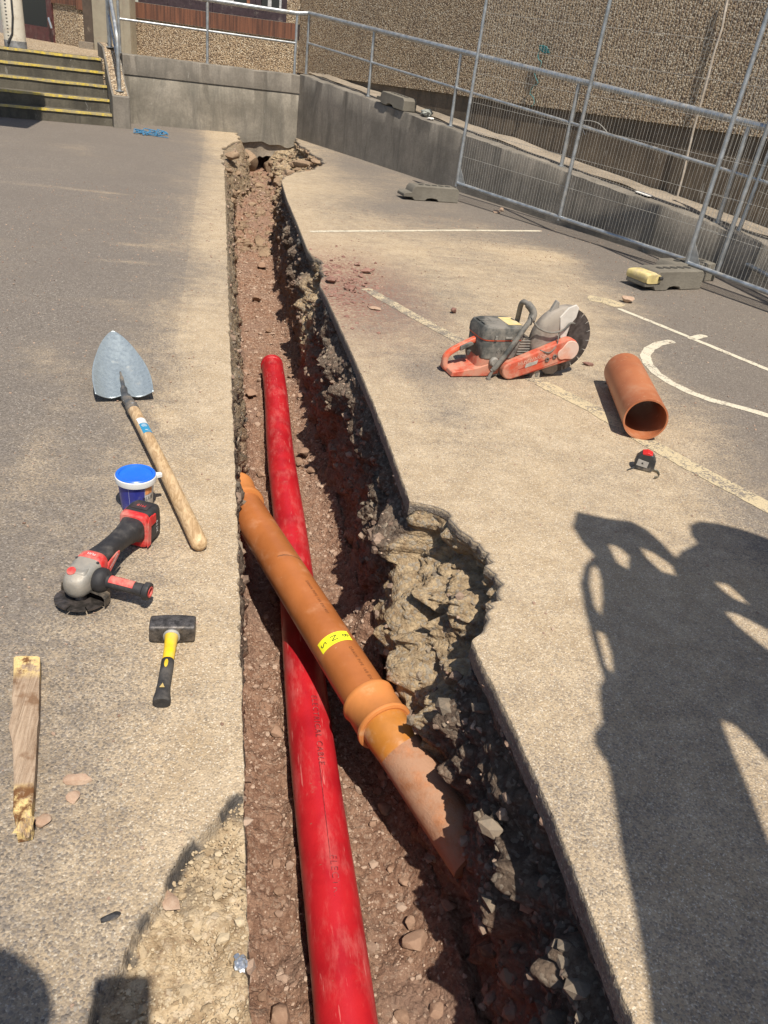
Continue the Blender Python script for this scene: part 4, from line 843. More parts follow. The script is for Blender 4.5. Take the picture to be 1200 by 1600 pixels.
text_on('lettering', 'BLUE', .019, lambda x, y: ontub(x, .052+y), M_BLK, tb_)
m = MB(); m.loft([[ontub(x, y) for x in (-.012, 0, .014)] for y in (.068, .092)], cap=False, close=False); m.build('orange_patch', simple('orange_print', (.62, .25, .09), .5), tb_, smooth=0)

# ------------------------------------------------------------------ CLUB HAMMER
hm = thing('club_hammer', 'club hammer with worn dark steel head and yellow handle with black grip', 'hammer', G(269, 985)); O = Vector(hm.location)
hc = (Vector(G(236, 982, .028))+Vector(G(304, 982, .028)))/2 - O; hx = (Vector(G(304, 982, .028))-Vector(G(236, 982, .028))).normalized(); he = Vector(G(251, 1096, .017))-O; hy = (he-hc).normalized()
t_ = NT('worn_steel'); cc = t_.mix(t_.rng(t_.noise(60, 6, .7), .35, .65), (.060, .055, .052), (.17, .155, .145)); cc = t_.mix(t_.rng(t_.noise(150, 4, .7), .60, .68), cc, (.34, .30, .27)); du = t_.rng(t_.noise(22, 6, .75), .54, .66); cc = t_.mix(t_.math('MULTIPLY', du, .5), cc, (.26, .215, .165)); M_HS = t_.end(cc, .5, t_.bump(t_.noise(90, 6, .75), .002, .9), .7)
m = MB(); ny = Z3.cross(hx); q = .054
m.loft([sec(hc+hx*x+Z3*.0, q*k, q*k*.96, 7, 32, ny, Z3) for x, k in ((-.0565, .82), (-.0545, .92), (-.050, .97), (-.038, .99), (-.020, 1.03), (.020, 1.03), (.038, .99), (.050, .97), (.0545, .92), (.0565, .82))]); m.build('head', M_HS, hm, bevel=.0015, smooth=30)
W_ = hy.cross(Z3).normalized(); Lh = (he-hc).length
def hs(t, w_, h_, dx=0): return sec(hc+hy*(Lh*t)+W_*dx+Z3*(-.002*t), w_, h_, 2.4, 28, W_, Z3)
m = MB(); m.loft([hs(t, w_, h_, dx) for t, w_, h_, dx in ((.09, .036, .038, 0), (.125, .036, .036, 0), (.16, .032, .034, 0), (.30, .029, .031, -.001), (.46, .028, .028, -.001), (.475, .026, .027, -.001))]); m.build('yellow_shaft', simple('hammer_yellow', (.72, .47, .012), .45, 0, .14, 26, .36, (.5, .38, .12)), hm)
m = MB(); m.loft([hs(t, w_, h_, dx) for t, w_, h_, dx in ((.47, .028, .029, -.001), (.48, .031, .031, -.001), (.62, .031, .031, -.001), (.78, .031, .030, -.001), (.90, .035, .032, -.0015), (.97, .041, .035, -.002), (1.0, .041, .035, -.002), (1.015, .034, .028, -.002))]); gp = m.build('grip', simple('black_rubber', (.022, .021, .021), .7, 0, .2, 40, .35, (.12, .105, .09), .001), hm)
m = MB(); U_ = W_.cross(hy).normalized(); U_ = U_ if U_.z > 0 else -U_; m.loft([sec(hc+hy*(Lh*.56)+U_*(.0150+e), .009*k, .026*k, 2, 20, W_, hy) for e, k in ((-.002, 1), (.0012, 1), (.0020, .8))]); m.build('yellow_dot', simple('hammer_yellow', (.74, .50, .012)), gp)
m = MB(); c_ = hc+hy*(Lh*.86)+U_*.0168; m.add([c_-hy*.008, c_+hy*.006+W_*.006, c_+hy*.006-W_*.006], [(0, 1, 2)]); m.build('arrow_mark', simple('brass_mark', (.45, .33, .12), .6), gp, smooth=0)
m = MB(); m.loft([sec(hc+hy*.026, .040, .042, 2.2, 24, W_, Z3), sec(hc+hy*.031, .042, .044, 2.2, 24, W_, Z3), sec(hc+hy*.034, .036, .038, 2.2, 24, W_, Z3)]); m.build('collar', simple('pale_epoxy', (.30, .29, .26), .6), hm)

# ------------------------------------------------------------------ WOOD OFFCUT
wd = thing('wood_offcut', 'weathered split timber offcut with rotten ends lying at the far left', 'timber', G(40, 1160)); O = Vector(wd.location)
t_ = NT('weathered_wood'); co = t_.map((1, 1, 1), (0, 0, R(-12))); g_ = t_.noise(1, 6, .7, co=t_.map((90, 5, 60), (0, 0, R(12.5))), dist=.8); cc = t_.mix(t_.rng(g_, .3, .68), (.22, .145, .092), (.45, .34, .24)); kn = t_.rng(t_.noise(9, 4, .6), .58, .66); cc = t_.mix(t_.math('MULTIPLY', kn, .75), cc, (.17, .09, .045))
x_, y_, z_ = t_.sep(t_.co); ye = t_.rng(y_, .15, .19); ye2 = t_.math('SUBTRACT', 1, t_.rng(y_, -.155, -.135)); cc = t_.mix(t_.math('MULTIPLY', t_.math('MAXIMUM', ye, ye2), t_.rng(t_.noise(28, 6, .7), .40, .55)), cc, (.68, .50, .22)); cc = t_.mix(t_.math('MULTIPLY', t_.math('MAXIMUM', ye, ye2), t_.rng(t_.noise(18, 5, .7), .5, .62)), cc, (.16, .075, .03))
M_WD = t_.end(cc, .8, t_.bump(g_, .004, 1., t_.bump(t_.noise(45, 5, .7), .003)), spec=.25)
Lx = [(21, 1025), (21, 1045), (20, 1070), (18, 1090), (20, 1105), (15, 1122), (13, 1135), (19, 1160), (21, 1200), (21, 1240), (20, 1268), (24, 1284), (25, 1299)]
Rx = [(62, 1025), (62, 1045), (61, 1070), (61, 1090), (60, 1105), (60, 1122), (58, 1135), (57, 1160), (55, 1200), (52, 1240), (49, 1268), (51, 1284), (48, 1294)]
m = MB(); secs = []; TH = .036
for (l, r_) in zip(Lx, Rx):
    a = Vector(G(*l, TH))-O; b = Vector(G(*r_, TH))-O; j = random.uniform(-.0015, .0015); up = []
    for q in range(11): k = q/10; p = a.lerp(b, k); up.append(Vector((p.x, p.y, TH-.003*(q in (0, 10))+random.uniform(-.0012, .0012)+j)))
    secs.append(up+[Vector((up[-1].x, up[-1].y, .002)), Vector((up[0].x, up[0].y, .002))])
m.loft(secs); m.build('timber', M_WD, wd, smooth=35)
m = MB()
for _ in range(9):
    a = Vector(G(24+random.random()*24, 1278+random.random()*12, TH+.001))-O; m.loft([[a, a+Vector((.008, .002, 0)), a+Vector((.004, .0, .006))], [a+Vector((random.uniform(-.01, .01), -.024, -.006)), a+Vector((.008, -.024, -.004)), a+Vector((.005, -.02, .002))]])
m.build('splinters', M_WD, wd, smooth=0)

# ------------------------------------------------------------------ TAPE MEASURE
tm = thing('tape_measure', 'small black and red tape measure with its tongue curled out', 'tape measure', G(1004, 733), R(-28))
m = MB(); prf = [(-.036, 0), (.034, 0), (.042, .018), (.040, .052), (.026, .074), (.0, .082), (-.022, .076), (-.038, .056), (-.042, .030)]
RX = Matrix.Rotation(R(90), 4, 'X'); m.prism(prf, -.021, .021, RX); m.build('case', simple('black_plastic', (.028, .030, .032), .45, 0, .2, 30, .25), tm, bevel=.006, seg=3)
m = MB(); m.prism([(-.022, .0775), (-.018, .070), (.014, .072), (.022, .078), (.0, .085)], -.0215, .0215, RX); m.build('red_top', simple('tool_red', (.55, .022, .02), .42, 0, .08, 20, .2, (.5, .25, .18)), tm, bevel=.003)
m = MB(); m.prism([(-.032, .022), (.012, .018), (.014, .044), (-.030, .050)], .0205, .0225, RX); m.build('side_label', simple('grey_label', (.34, .32, .29), .5, 0, .1, 40), tm)
m = MB(); m.prism([(-.014, .032), (-.006, .031), (-.008, .039), (-.013, .038)], .0223, .0232, RX); m.build('label_mark', M_BLK, tm)
m = MB(); P = smoothpath([(.036, 0, .010), (.056, -.006, .008), (.066, -.03, .004), (.060, -.055, .003), (.045, -.075, .010)], 6)
m.loft([[p+Vector((0, 0, -.006)), p+Vector((.002, .0, .006))] for p in P], cap=False, close=False); o = m.build('tongue', simple('tape_steel', (.20, .19, .15), .35, .6, .2), tm); q_ = o.modifiers.new('s', 'SOLIDIFY'); q_.thickness = .0012
m = MB(); m.tube([(-.036, -.022, .010), (-.056, -.04, .002), (-.062, -.052, .002)], .003, 8); m.build('wrist_loop', simple('black_plastic', (.028, .030, .032)), tm)

# ------------------------------------------------------------------ ANGLE GRINDER
gO = G(125, 918); hd_ = math.atan2(2.056-1.73, -.199+.345)
gr = thing('angle_grinder', 'red and black cordless angle grinder with grey gear head and side handle', 'angle grinder', gO, hd_)
M_BR = simple('grinder_rubber', (.022, .021, .022), .6, 0, .2, 30, .28, (.11, .10, .09), .0008); M_RR = simple('grinder_red', (.56, .020, .022), .45, 0, .12, 25, .38, (.5, .26, .2)); M_GG = simple('gear_case', (.30, .285, .25), .5, .35, .15, 18, .5, (.38, .33, .27), .0012, 7)
m = MB(); m.loft([sec((x, 0, z), w_, h_, p, 36) for x, w_, h_, z, p in ((-.052, .022, .030, .062, 2), (-.049, .046, .052, .060, 2.2), (-.038, .064, .066, .060, 2.6), (-.015, .073, .074, .063, 3.2), (.015, .078, .078, .066, 3.6), (.034, .078, .080, .067, 3.6), (.036, .070, .072, .067, 3.6))]); gh = m.build('gear_head', M_GG, gr, smooth=50)
m = MB(); m.loft([sec((x, 0, .0985+e), .05*k, .046*k, 4, 24, (0, 1, 0), (1, 0, 0)) for x, e, k in ((-.004, -.006, 1.1), (-.004, .0, 1.0), (-.004, .002, .92))]); m.build('top_plate', M_GG, gh)
m = MB(); m.lathe([(0, 0), (.012, 0), (.0115, .0012), (0, .0012)], 24, Matrix.Translation((-.024, .012, .1025)) @ Matrix.Rotation(R(-28), 4, 'Y') @ Matrix.Translation((-.002, 0, -.002))); m.build('lock_button', M_RR, gh)
for y in (-.030, .030): m = MB(); m.lathe([(0, 0), (.0045, 0), (.0045, .003), (0, .003)], 12, Matrix.Translation((.030, y, .100))); m.build('screw', simple('dark_steel', (.06, .06, .06)), gh)
m = MB(); m.loft([sec((x, 0, z), w_, h_, 3.2, 36) for x, w_, h_, z in ((.035, .078, .080, .067), (.038, .083, .084, .067), (.060, .082, .083, .068), (.068, .074, .076, .068))]); rb_ = m.build('red_band', M_RR, gr)
m = MB(); m.prism([(.036, .040), (.060, .045), (.118, .078), (.122, .088), (.108, .090), (.066, .084), (.050, .062), (.034, .050)], .0375, .0425, RX); m.build('side_flash', M_RR, gr, bevel=.002)
M_WT = simple('white_print', (.75, .74, .72), .5)
text_on('lettering', 'Milwaukee', .012, lambda x, y: (.088+x*.80-y*.3, -.0432, .076+x*.45+y*.9), M_WT, gr)
text_on('lettering', 'FUEL', .012, lambda x, y: (.050-y, x, .1100-abs(x)*.05+.0005), M_WT, rb_)
m = MB(); m.loft([sec((x, y, z), w_, h_, p, 36) for x, y, w_, h_, z, p in ((.062, 0, .070, .072, .068, 3), (.085, 0, .068, .068, .070, 2.6), (.12, 0, .060, .060, .072, 2.3), (.17, 0, .056, .056, .072, 2.2), (.21, 0, .060, .060, .070, 2.3), (.245, 0, .070, .070, .066, 2.6), (.262, 0, .076, .082, .062, 3.2), (.268, 0, .074, .080, .062, 3.2))]); m.build('neck', M_BR, gr)
# battery end
m = MB(); m.loft([sec((x, 0, .058), w_, h_, 6, 36) for x, w_, h_ in ((.262, .078, .100), (.266, .086, .108), (.284, .088, .110), (.288, .084, .106))]); m.build('battery_collar', M_RR, gr)
m = MB(); m.loft([sec((x, 0, .058), w_, h_, 6, 36) for x, w_, h_ in ((.286, .084, .106), (.292, .088, .110), (.330, .088, .112), (.352, .080, .104), (.358, .066, .090))]); bt_ = m.build('battery', M_BR, gr, smooth=45)
for y in (-.044, .044): m = MB(); m.box((.300, y, .085), (.036, .006, .030)); m.build('release_catch', M_RR, bt_, bevel=.002)
m = MB(); m.prism([(.262, .010), (.282, .010), (.290, .080), (.300, .104), (.280, .104), (.270, .085)], .0430, .0465, RX); m.build('red_strip', M_RR, gr, bevel=.0015)
text_on('lettering', 'M18', .016, lambda x, y: (.318-y, .0+x, .1150), M_RR, bt_); text_on('lettering', 'XC 5.0', .014, lambda x, y: (.330-y*.0-.006+y, -.0445, .050+x), M_WT, bt_)
m = MB(); m.box((.316, 0, .1142), (.034, .052, .0015)); m.build('battery_label', simple('dark_label', (.05, .035, .033), .4), bt_)
# side handle
m = MB(); m.lathe([(0, 0), (.030, 0), (.034, .008), (.033, .022), (.026, .030), (.017, .034), (0, .034)], 32, frame((.012, -.036, .062), (.0, -1, .05))); m.build('handle_mount', M_BR, gr)
hdir = Vector((.05, -1, -.04)).normalized(); h0 = Vector((.012, -.062, .064))
m = MB(); m.lathe([(.0, 0), (.018, 0), (.0175, .02), (.0165, .05), (.0165, .085), (.018, .105), (.0235, .110), (.0245, .118), (.0235, .124), (.0165, .126), (.015, .118), (0, .118)], 32, frame(h0, hdir)); sh_ = m.build('side_handle', M_BR, gr)
A_, D_, U_, W_ = pframe(h0, h0+hdir)
m = MB(); m.loft([[A_+D_*x+(U_*math.cos(a)+W_*math.sin(a))*.0182 for a in np.linspace(-1.0, 1.0, 14)] for x in (.014, .03, .06, .082)], cap=False, close=False); m.build('grip_inlay', M_RR, sh_, smooth=70)
m = MB(); m.lathe([(.0155, .119), (.015, .127), (.011, .1265), (.0105, .1195)], 28, frame(h0, hdir)); m.build('end_ring', M_RR, sh_)
# guard and disc
Mg = Matrix.Translation((-.022, -.006, .012)) @ Matrix.Rotation(R(8), 4, 'Y')
m = MB(); n = 30; a0_, a1_ = R(-95), R(75)
secs = []
for i in range(n+1):
    a = a0_+(a1_-a0_)*i/n; c, s = math.cos(a), math.sin(a); secs.append([Mg @ Vector((r_*c, r_*s, z)) for r_, z in ((.026, .030), (.066, .028), (.0735, .020), (.0745, -.002), (.0725, -.002), (.0715, .019), (.064, .026), (.026, .028))])
m.loft(secs); m.build('guard', simple('guard_black', (.05, .048, .046), .45, .4, .2, 30, .4), gr, smooth=40)
t_ = NT('diamond_disc'); cc = t_.mix(t_.rng(t_.noise(50, 5), .35, .65), (.05, .045, .04), (.13, .11, .10)); M_DSC = t_.end(cc, .4, None, .6)
m = MB(); 
for k in range(8):
    a0_ = k*PI/4+.03; a1_ = (k+1)*PI/4-.03; ang = np.linspace(a0_, a1_, 7)
    m.loft([[Mg @ Vector((r_*math.cos(a), r_*math.sin(a), z)) for r_, z in ((.045, .002), (.0665, .0025), (.0665, -.0015), (.045, -.0005))] for a in ang])
m.lathe([(0, .0018), (.046, .0018), (.046, -.0004), (0, -.0004)], 40, Mg); m.lathe([(0, .003), (.016, .003), (.014, .018), (0, .018)], 20, Mg); m.build('cutting_disc', M_DSC, gr, smooth=30)
gr.location = (gO[0]+.016, gO[1]-.042, .0)

# ------------------------------------------------------------------ CUT-OFF SAW
saw = thing('cutoff_saw', 'orange red petrol cut-off saw with black air filter cover and dusty diamond blade', 'cut-off saw', G(706, 592), R(9))
M_OR = simple('saw_orange', (.60, .080, .026), .5, 0, .14, 14, .40, (.50, .30, .21), .0006, 10); M_ORD = simple('saw_dusty_red', (.48, .075, .035), .7, 0, .16, 14, .50, (.46, .25, .17), .001, 12)
M_SB = simple('saw_black', (.050, .052, .048), .6, 0, .15, 20, .55, (.22, .20, .17), .0008, 9); M_SG = simple('saw_grey', (.17, .165, .15), .6, .2, .2, 15, .5, (.34, .31, .27), .001)
def sxz(poly, y0, y1, name, mat, par=saw, bev=.006, sm=40): m = MB(); m.prism(poly, -y1, -y0, RX); return m.build(name, mat, par, bevel=bev, seg=3, smooth=sm)
m = MB(); P = smoothpath([(.20, .10, .020), (.10, .10, .016), (.018, .10, .018), (-.004, .10, .034), (-.006, .10, .075), (.010, .10, .100), (.055, .10, .130), (.11, .10, .158), (.150, .10, .175)], 6)
m.loft([sec(p, .034, .030, 3, 18, (0, 1, 0), (P[min(i+1, len(P)-1)]-P[max(i-1, 0)]).normalized().cross(Vector((0, 1, 0)))) for i, p in enumerate(P)]); m.build('rear_handle', M_OR, saw)
sxz([(.055, .140), (.11, .165), (.125, .160), (.13, .150), (.06, .116)], .075, .125, 'throttle_lock', M_SB, bev=.004)
sxz([(.105, .125), (.128, .115), (.118, .088), (.108, .090), (.102, .112)], .088, .112, 'trigger', M_SB, bev=.003)
m = MB(); m.loft([sec((x, .105, z), w_, h_, 4, 30) for x, w_, h_, z in ((.138, .11, .02, .03), (.145, .14, .10, .07), (.165, .17, .15, .085), (.24, .18, .15, .082), (.31, .18, .10, .062), (.42, .16, .05, .045), (.45, .14, .04, .045))]); m.build('body', M_ORD, saw)
m = MB(); m.loft([sec((.255+dx, .105, z), w_, d_, 5.5, 40, (1, 0, 0), (0, 1, 0)) for z, w_, d_, dx in ((.085, .200, .16, -.005), (.10, .215, .185, -.005), (.19, .232, .195, 0), (.196, .226, .19, 0), (.200, .238, .205, .0), (.235, .240, .205, .002), (.256, .225, .195, .004), (.264, .195, .165, .006), (.265, .15, .13, .006))]); ec = m.build('filter_cover', M_SB, saw, smooth=35)
m = MB(); m.loft([sec((.255, .105, z), .234, .201, 5.5, 40, (1, 0, 0), (0, 1, 0)) for z in (.1935, .1995)]); m.build('red_seal', M_OR, saw)
m = MB(); 
for x0, y0, w_, d_ in ((.185, .13, .06, .05), (.235, .13, .05, .05), (.185, .075, .06, .04)): m.box((x0, y0, .2655), (w_, d_, .003))
m.build('cover_ribs', M_SB, ec, bevel=.0012)
m = MB(); m.box((.318, .10, .266), (.075, .12, .0016)); m.build('sticker', simple('cream_sticker', (.62, .48, .20), .6, 0, .12, 30, .4, (.6, .5, .35)), ec)
text_on('lettering', 'K 770', .024, lambda x, y: (.255+x, -.0005, .153+y), M_SG, ec, 1.1)
for x in (.205, .275): m = MB(); m.box((x, -.0005, .212), (.014 if x < .22 else .036, .006, .020 if x < .22 else .010)); m.build('clip', M_SG, ec, bevel=.0015)
m = MB(); m.lathe([(0, 0), (.011, 0), (.010, .007), (0, .007)], 16, frame((.285, .006, .125), (0, -1, 0))); m.build('primer_button', simple('dark_red_knob', (.25, .02, .02), .4), saw)
m = MB(); m.lathe([(0, 0), (.024, 0), (.024, .018), (.018, .024), (0, .024)], 24, frame((.222, .020, .085), (0, -1, 0))); m.build('fuel_cap', M_SG, saw)
sxz([(.33, .07), (.42, .10), (.46, .16), (.44, .19), (.36, .20), (.33, .15)], .04, .17, 'engine', simple('engine_black', (.03, .03, .03), .6, .2, .3, 20, .4), bev=.005)
m = MB()
for z in np.linspace(.10, .185, 7): m.box((.405, .045, z), (.09, .02, .005))
m.build('cooling_fins', M_SG, saw)
sxz([(.0, .004), (.205, .004), (.265, .020), (.27, .060), (.215, .075), (.145, .052), (.045, .034), (.004, .030)], .015, .165, 'lower_shell', M_ORD, bev=.006)
# front wrap handle
m = MB(); P = smoothpath([(.205, -.015, .045), (.225, -.018, .070), (.275, -.018, .150), (.335, -.012, .250), (.372, .0, .300), (.388, .02, .318)], 6); m.tube(P, [.010]*3+[.013]*(len(P)-3), 16)
m.tube([(.212, -.016, .052), (.200, -.016, .020), (.196, -.016, -.0)], .0085, 12); m.tube([(.196, -.016, .012), (.196, -.016, .002)], .012, 12); m.build('front_tube', M_SB, saw)
m = MB(); P = smoothpath([(.388, .012, .300), (.396, .020, .330), (.386, .032, .352), (.366, .050, .372), (.354, .068, .374), (.356, .088, .352), (.368, .11, .30), (.378, .13, .22), (.38, .14, .12)], 6); m.tube(P, [.019]*18+[.013]*(len(P)-18), 16); m.build('front_grip', M_SB, saw)
m = MB(); m.loft([sec((.372, .0, .300), .05, .04, 3), sec((.40, .03, .315), .045, .05, 3), sec((.405, .06, .30), .03, .04, 3)]); m.build('handle_clamp', M_SB, saw)
# cutting arm and guard
CX, CZ = .608, .187; RB = .172
def stad(ax, az, ra, bx, bz, rb, n=14):
    d = math.atan2(bz-az, bx-ax); o = []
    for i in range(n+1): a = d+PI/2+PI*i/n; o.append((ax+ra*math.cos(a), az+ra*math.sin(a)))
    for i in range(n+1): a = d-PI/2+PI*i/n; o.append((bx+rb*math.cos(a), bz+rb*math.sin(a)))
    return o
sxz(stad(.305, .050, .046, CX+.005, CZ-.028, .062), -.035, .012, 'belt_cover', M_ORD, bev=.010)
sxz(stad(CX-.025, CZ-.045, .030, CX+.012, CZ-.026, .052), -.042, -.034, 'cover_nose', simple('cover_pale_dust', (.52, .26, .18), .8, 0, .15, 14, .65, (.58, .44, .36)), bev=.004)
for x, z in ((.500, .112), (.540, .128)): m = MB(); m.lathe([(.006, 0), (.0115, 0), (.0115, .006), (.006, .006), (.006, .0)], 20, frame((x, -.034, z), (0, -1, 0))); m.build('cover_nut', M_SB, saw)
m = MB(); m.prism([(.38, .068), (.445, .090), (.448, .110), (.383, .088)], -.001, .001, Matrix.Translation((0, -.036, 0)) @ RX); m.build('cover_label', simple('faded_label', (.36, .34, .30), .6), saw)
ca, sa = math.cos(.32), math.sin(.32); text_on('lettering', 'HUSQVARNA', .027, lambda x, y: (.415+x*ca-y*sa, -.0365, .112+x*sa+y*ca), simple('ghost_print', (.62, .36, .28), .8), saw)
m = MB(); m.loft([[(.345+q*.95, -.036, .060+q*.33-.003), (.345+q*.95, -.036, .060+q*.33)] for q in (0, .08, .16, .24)], cap=False, close=False)
m.loft([[(.37+q*.95, -.036, .030+q*.33-.002), (.37+q*.95, -.036, .030+q*.33)] for q in (0, .08, .16, .24)], cap=False, close=False); m.build('moulding_line', simple('dark_red_knob', (.25, .02, .02)), saw, smooth=0)
ng = 40; m = MB(); secs = []; RG = .182
for i in range(ng+1):
    a = R(80)+(R(196)-R(80))*i/ng; c, s = math.cos(a), math.sin(a); k = 1
    secs.append([(CX+r_*c, y, CZ+r_*s) for r_, y in ((.03, .018), (RG*.72, .012), (RG*.95, .018), (RG, .030), (RG, .062), (RG*.95, .075), (.03, .075), (.03, .068), (RG*.93, .068), (RG*.96, .058), (RG*.96, .034), (RG*.93, .026), (.03, .024))])
m.loft(secs); m.build('blade_guard', simple('guard_dusty', (.20, .175, .15), .6, .3, .25, 9, .55, (.38, .335, .28), .001, 6), saw, smooth=45)
sxz([(CX-.060, CZ+.13), (CX-.020, CZ+.180), (CX+.020, CZ+.196), (CX+.040, CZ+.180), (CX+.036, CZ+.130), (CX+.012, CZ+.095), (CX+.004, CZ+.03), (CX-.03, CZ+.02)], .008, .020, 'guard_edge', simple('guard_white_dust', (.48, .45, .40), .8, 0, .15, 12, .6, (.58, .54, .48)), bev=.004)
sxz([(CX-.115, CZ-.135), (CX-.06, CZ-.125), (CX-.0, CZ-.12), (CX+.012, CZ-.155), (CX-.01, CZ-.178), (CX-.06, CZ-.178)], .02, .07, 'guard_skirt', simple('guard_dusty', (.30, .285, .255)), bev=.006)
sxz([(.500, .330), (.528, .395), (.545, .385), (.550, .345), (.535, .290), (.515, .290)], .035, .060, 'guard_lever', M_SG, bev=.006)
m = MB(); m.tube(smoothpath([(.395, .01, .300), (.43, -.005, .265), (.50, -.01, .245), (.57, -.006, .255), (.61, .0, .290), (.645, .01, .285)], 8), .0052, 8); m.tube(smoothpath([(.555, -.0, .25), (.54, -.03, .19), (.50, -.04, .15), (.45, -.03, .16)], 8), .0032, 8); m.build('water_hose', M_SB, saw)
t_ = NT('saw_blade'); cc = t_.mix(t_.rng(t_.noise(30, 5), .35, .65), (.055, .045, .040), (.13, .11, .10)); M_BLD = t_.end(cc, .5, t_.bump(t_.noise(120, 3), .0004), .5); M_SEG = simple('segment_steel', (.42, .41, .39), .5, .4, .1)
Mb = Matrix.Translation((CX, .045, CZ)) @ RX
m = MB(); m.lathe([(0, .0012), (RB-.012, .0012), (RB-.012, -.0012), (0, -.0012)], 80, Mb); ns = 20
for k in range(ns):
    an_ = np.linspace((k+.05)*2*PI/ns, (k+.95)*2*PI/ns, 5); m.loft([[Mb @ Vector((r_*math.cos(a), r_*math.sin(a), z)) for r_, z in ((RB-.012, .0016), (RB, .0016), (RB, -.0016), (RB-.012, -.0016))] for a in an_])
bd = m.build('blade', M_BLD, saw, smooth=30)
m = MB()
for k in range(ns): a = k*2*PI/ns; u_ = Vector((math.cos(a), math.sin(a), 0)); v_ = Vector((-u_.y, u_.x, 0)); m.add([Mb @ (u_*r_+v_*w_+Vector((0, 0, .0022))) for r_, w_ in ((RB-.022, -.0012), (RB-.001, -.0012), (RB-.001, .0012), (RB-.022, .0012))], [(0, 1, 2, 3)])
m.build('gullets', M_SEG, bd, smooth=0)
m = MB(); m.lathe([(0, 0), (.034, 0), (.034, .008), (.012, .012), (.012, .03), (0, .03)], 28, Matrix.Translation((CX, .040, CZ)) @ RX); m.build('blade_flange', M_SG, saw)
sxz([(.445, -.0), (.492, -.0), (.488, .038), (.476, .050), (.462, .052), (.452, .036)], -.02, .02, 'support_foot', simple('foot_pale', (.42, .39, .33), .7, .2, .15, 20, .5), bev=.004)
m = MB(); m.lathe([(0, 0), (.010, 0), (.010, .003), (0, .003)], 14, frame((.470, -.020, .026), (0, -1, 0))); m.build('foot_hole', M_SB, saw)
sxz([(.19, .004), (.48, .006), (.48, .020), (.44, .034), (.19, .030)], .02, .15, 'base_plate', M_SG, bev=.004)

# ------------------------------------------------------------------ SMALL THINGS ABOUT THE YARD
rope = thing('blue_rope', 'small tangle of blue rope on the ground by the cheek wall', 'rope', G(235, 210))
m = MB(); P = []
for i in range(90): a = i*.42; P.append((.17*math.cos(a*.5)+.05*math.cos(a*1.7)+.02*random.random(), .20*math.sin(a*.5+.4)+.06*math.sin(a*1.3), .008+.010*(i % 5)))
m.tube(P, .006, 6); m.tube([(-.2, .1, .01), (-.05, -.12, .01), (.25, -.25, .01)], .006, 6); m.build('strands', simple('blue_rope', (.05, .19, .34), .8, 0, .2, 60), rope)
ct = thing('white_container', 'tall white plastic drum with black strap standing on the landing by the door', 'container', (0, 0, 0)); cp = G(25, 74, LAND); ct.location = cp
kd = math.hypot(cp[0], cp[1]); rr = 12.6/1200*kd; hh = 72/1200*kd
m = MB(); m.lathe([(0, 0), (rr, 0), (rr*1.0, .02), (rr*.97, hh*.80), (rr*.86, hh*.92), (rr*.55, hh*.99), (rr*.3, hh), (rr*.3, hh*1.06), (0, hh*1.06)], 32); m.build('drum', simple('yellowed_white', (.62, .57, .47), .5, 0, .06, 4, .25), ct)
m = MB(); m.lathe([(rr*.99, .0), (rr*1.02, .0), (rr*1.02, hh*.10), (rr*.99, hh*.10)], 32); m.build('base_band', simple('grey_band', (.2, .2, .2), .6, 0, .4, 20), ct)
vd = Vector((-cp[0], -cp[1], 0)).normalized(); vp = Vector((-vd.y, vd.x, 0))
m = MB(); m.tube([vd*rr*.62+Z3*hh*.98+vp*.02, vd*rr*.98+Z3*hh*.85+vp*.01, vd*rr*1.03+Z3*hh*.45, vd*rr*1.0-vp*.03+Z3*hh*.2, vd*rr*.9-vp*.10+Z3*hh*.05], .014, 8); m.build('strap', simple('black_strap', (.03, .03, .03), .6), ct)
for i in range(14):
    m = MB(); m.tube([vd*rr*.78-vp*rr*.63+Z3*(hh*(.12+.05*i)), vd*rr*.88-vp*rr*.48+Z3*(hh*(.12+.05*i))], .004, 5); m.build('level_mark', simple('black_strap', (.03, .03, .03)), ct)
def crumple(name, loc, r, mat, seed, label, cat, flat=.5, asp=1):
    V = I2.copy(); V = V*(1+.45*fbm(V[:, 0]*2.6+seed, V[:, 1]*2.6, V[:, 2]*2.6, 4, seed)[:, None]); f1, f2, i_ = worley(V[:, 0]*2.5, V[:, 1]*2.5, V[:, 2]*2.5, seed); V = V*(1-.35*f1[:, None]); V = V*[r, r*asp, r*flat]; V[:, 2] -= V[:, 2].min()
    o = link(name, mesh_np(name, V, F2_, False, mat)); o.location = loc; return tag(o, label, cat)
crumple('crumpled_foil', tuple(G(376, 1508, -.02)), .013, simple('foil', (.62, .64, .66), .3, .8, .1), 3, 'small crumpled piece of silver foil on the yellow ground at the trench edge', 'foil', .6, 1.5)
p = G(962, 354, .02); crumple('plastic_bag', (p[0], p[1], 0), .10, simple('clear_film', (.50, .51, .50), .35, 0, .1), 5, 'scrap of clear plastic film at the foot of the ramp wall behind the fence', 'plastic scrap', .35, .6)
bw = onplane(1004, 304, Cc+nr_*.15, nr_); s_ = float(np.dot(bw[:2]-Cc, dr_)); P = rp(s_, .17, rz(s_)+.012)
m = MB(); m.loft([sec((0, 0, z), .18, .10, 4, 20, (dr_[0], dr_[1], -.0645), (nr_[0], nr_[1], 0)) for z in (0, .006)]); o = m.build('white_card', simple('white_card', (.72, .70, .66), .6)); o.location = P; tag(o, 'small white card lying on the gravelly wall top behind the fence', 'card')
bw = onplane(660, 184, Cc+nr_*.1, nr_); s_ = float(np.dot(bw[:2]-Cc, dr_)); crumple('grey_rag', rp(s_, .16, rz(s_)), .09, simple('rag', (.26, .27, .24), .8), 8, 'crumpled grey rag on the wall top just right of the lying concrete foot', 'rag', .6)
